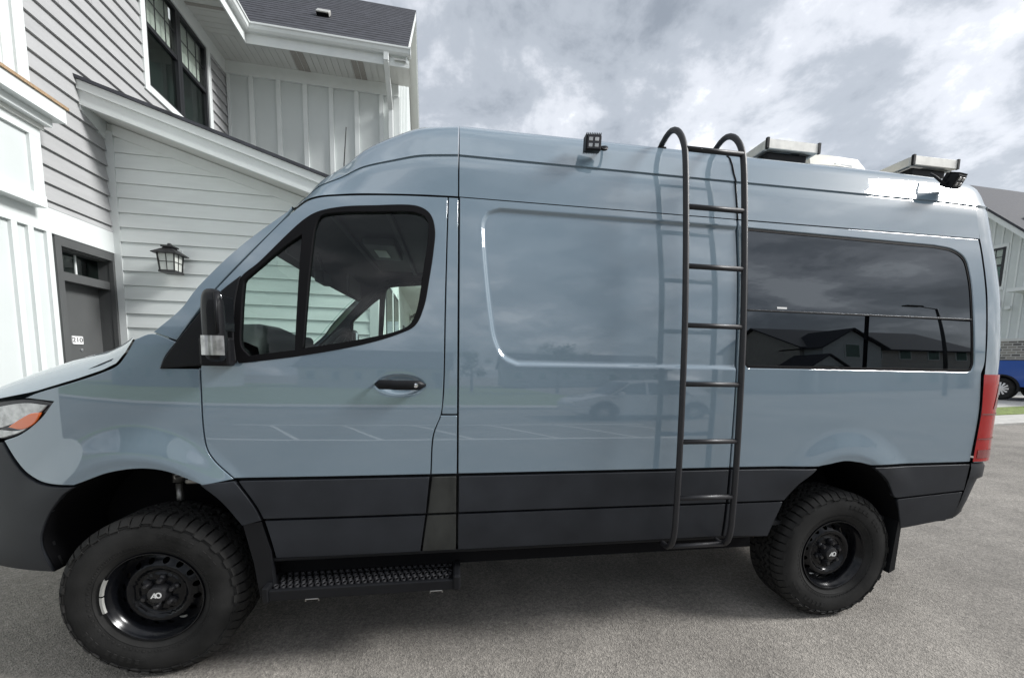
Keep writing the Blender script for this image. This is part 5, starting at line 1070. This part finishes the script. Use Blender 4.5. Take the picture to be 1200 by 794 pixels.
# ------------------------------------------------------------------ across the street (mirrored in the van's side)
lines = []
for k in range(9):
    x = -3 + k * 1.7; MB().add([(x, -7.3, .004), (x + .10, -7.3, .004), (x + 1.4, -5.6, .004), (x + 1.3, -5.6, .004)], [(0, 1, 2, 3)]).build('painted_line', 'line_paint', ground)
for y in (-5.5, -7.35): MB().add([(-4, y, .0045), (13, y, .0045), (13, y - .1, .0045), (-4, y - .1, .0045)], [(3, 2, 1, 0)]).build('painted_line', 'line_paint', ground)
MB().box(-40, -14.4, -.1, 60, -12.9, .12).build('far_sidewalk', 'concrete', None, kind='structure')
MB().box(-60, -60, -.1, 90, -14.41, .10).build('far_lawn', 'grass', None, kind='structure')
def house(x, y, w, d, hgt, mat, label, porch=True, rz=0, z=0, wx=-5.5):
    h = empty('house', (x, y, z), rz, label=label, cat='house', group='houses across the street')
    MB().prism([(-d / 2, 0), (d / 2, 0), (d / 2, hgt), (0, hgt + d * .32), (-d / 2, hgt)], lambda a, c: (-w / 2, a, c), lambda a, c: (w / 2, a, c)).build('wall', mat, h)
    for sg, nm in ((1, 'roof'), (-1, 'roof')):
        MB().prism([(0, hgt + d * .32 + .02), (sg * (d / 2 + .5), hgt - .30), (sg * (d / 2 + .5), hgt - .14), (0, hgt + d * .32 + .2)], lambda a, c: (-w / 2 - .4, a, c), lambda a, c: (w / 2 + .4, a, c)).build(nm, 'shingle', h)
    nwin = max(2, int(w / 2.8))
    for fl in range(2 if hgt > 4 else 1):
        for k in range(nwin):
            xx = -w / 2 + w * (k + .5) / nwin
            if porch and abs(xx - wx) < 3.4: continue
            f = MB().box(xx - .6, d / 2 + .001, .9 + fl * 2.8, xx + .6, d / 2 + .06, 2.3 + fl * 2.8).build('window', 'white_trim', h); MB().box(xx - .5, d / 2 + .0605, 1.0 + fl * 2.8, xx + .5, d / 2 + .075, 2.2 + fl * 2.8).build('pane', 'house_glass', f)
    if porch:
        # gabled front wing with a covered entrance
        MB().prism([(-2.6, 0), (2.6, 0), (2.6, hgt * .98), (0, hgt + 1.9), (-2.6, hgt * .98)], lambda a, c: (a + wx, d / 2 - 1, c), lambda a, c: (a + wx, d / 2 + 1.6, c)).build('front_wing', 'white_panel', h)
        for sg in (1, -1): MB().prism([(0, hgt + 1.92), (sg * 3.0, hgt * .98 - .35), (sg * 3.0, hgt * .98 - .2), (0, hgt + 2.08)], lambda a, c: (a + wx, d / 2 - 2, c), lambda a, c: (a + wx, d / 2 + 2.0, c)).build('wing_roof', 'shingle', h)
        f = MB().box(wx - .7, d / 2 + 1.601, 3.6, wx + .7, d / 2 + 1.65, 5.2).build('window', 'white_trim', h); MB().box(wx - .6, d / 2 + 1.651, 3.7, wx + .6, d / 2 + 1.66, 5.1).build('pane', 'house_glass', f)
        for sx in (-4.4, -2.75): MB().box(sx + wx, d / 2 + 2.6, 0, sx + wx + .2, d / 2 + 2.8, 2.6).build('porch_post', 'white_trim', h)
        MB().prism([(-4.8, 2.55), (-2.2, 2.55), (-3.5, 3.7)], lambda a, c: (a + wx, d / 2, c), lambda a, c: (a + wx, d / 2 + 2.9, c)).build('porch_gable', 'white_panel', h)
        for sg in (1, -1): MB().prism([(-3.5, 3.72), (-3.5 + sg * 1.6, 2.4), (-3.5 + sg * 1.6, 2.52), (-3.5, 3.85)], lambda a, c: (a + wx, d / 2, c), lambda a, c: (a + wx, d / 2 + 3.1, c)).build('porch_roof', 'shingle', h)
    MB().box(w / 2 - 1.6, d / 2 + .001, 0, w / 2 - .6, d / 2 + .08, 2.1).build('door', 'door_grey', h)
    return h
house(37, -30, 17, 9, 5.0, 'house_beige', 'beige house with gabled white front wing, mirrored in the rear side window', True, 0, .6)
house(19, -52, 22, 9, 3.2, 'house_sage', 'long low grey house mirrored above the ladder', False, 0, .3)
house(-8, -48, 18, 9, 3.0, 'house_beige', 'low beige house mirrored in the front part of the van side', False, 0, 0)
house(-32, -40, 16, 9, 5.4, 'house_sage', 'two storey grey house far to the front of the van, across the street', False, 0, 0)
lp = empty('street_lamp', (27.5, -15.5, .75), 0, label='tall dark street lamp with a slanted arm across the street', cat='street lamp')
MB().tube([(0, 0, 0), (0, 0, 6.8)], [.10, .07], 12).build('pole', 'pole_grey', lp, smooth=True); MB().tube([(0, 0, 6.75), (-1.1, 0, 7.0)], .05, 8).build('arm', 'pole_grey', lp, smooth=True); MB().rbox(-2.0, -.18, 6.93, -1.0, .18, 7.06, .03).build('lamp_head', 'pole_grey', lp)
def tree(x, y, hgt, label, seed, z=0):
    r = random.Random(seed); t = empty('tree', (x, y, z), r.random() * 6, label=label, cat='tree', group='trees across the street')
    MB().tube([(0, 0, 0), (.05, .02, hgt * .3), (.0, .08, hgt * .8)], [.16, .11, .03], 8).build('trunk', 'bark', t, smooth=True)
    lim = MB()
    for k in range(7):
        a = k * 2.4; zz_ = hgt * (.3 + .06 * k); lim.tube([(0, 0, zz_), (math.cos(a) * hgt * .12, math.sin(a) * hgt * .12, zz_ + hgt * .1), (math.cos(a) * hgt * .22, math.sin(a) * hgt * .22, zz_ + hgt * .16)], [.05, .035, .012], 6)
    lim.build('limb', 'bark', t)
    mb = MB()
    cl = [(r.gauss(0, hgt * .14), r.gauss(0, hgt * .14), hgt * r.uniform(.38, .95)) for _ in range(26)]
    for k in range(2600):
        c = cl[k % 26]; p = Vector((c[0] + r.gauss(0, hgt * .055), c[1] + r.gauss(0, hgt * .055), c[2] + r.gauss(0, hgt * .05))); u = Vector((r.gauss(0, 1), r.gauss(0, 1), r.gauss(0, 1))).normalized(); v_ = u.orthogonal().normalized(); s_ = r.uniform(.06, .13)
        mb.add([p - u * s_, p + v_ * s_ * .6, p + u * s_, p - v_ * s_ * .6], [(0, 1, 2, 3)])
    mb.build('crown', 'foliage', t, fix=False)
tree(10, -30, 5.5, 'small leafy street tree between the low houses across the street', 3, .1); tree(3, -33, 4.6, 'shorter street tree left of the other one across the street', 5, .1)
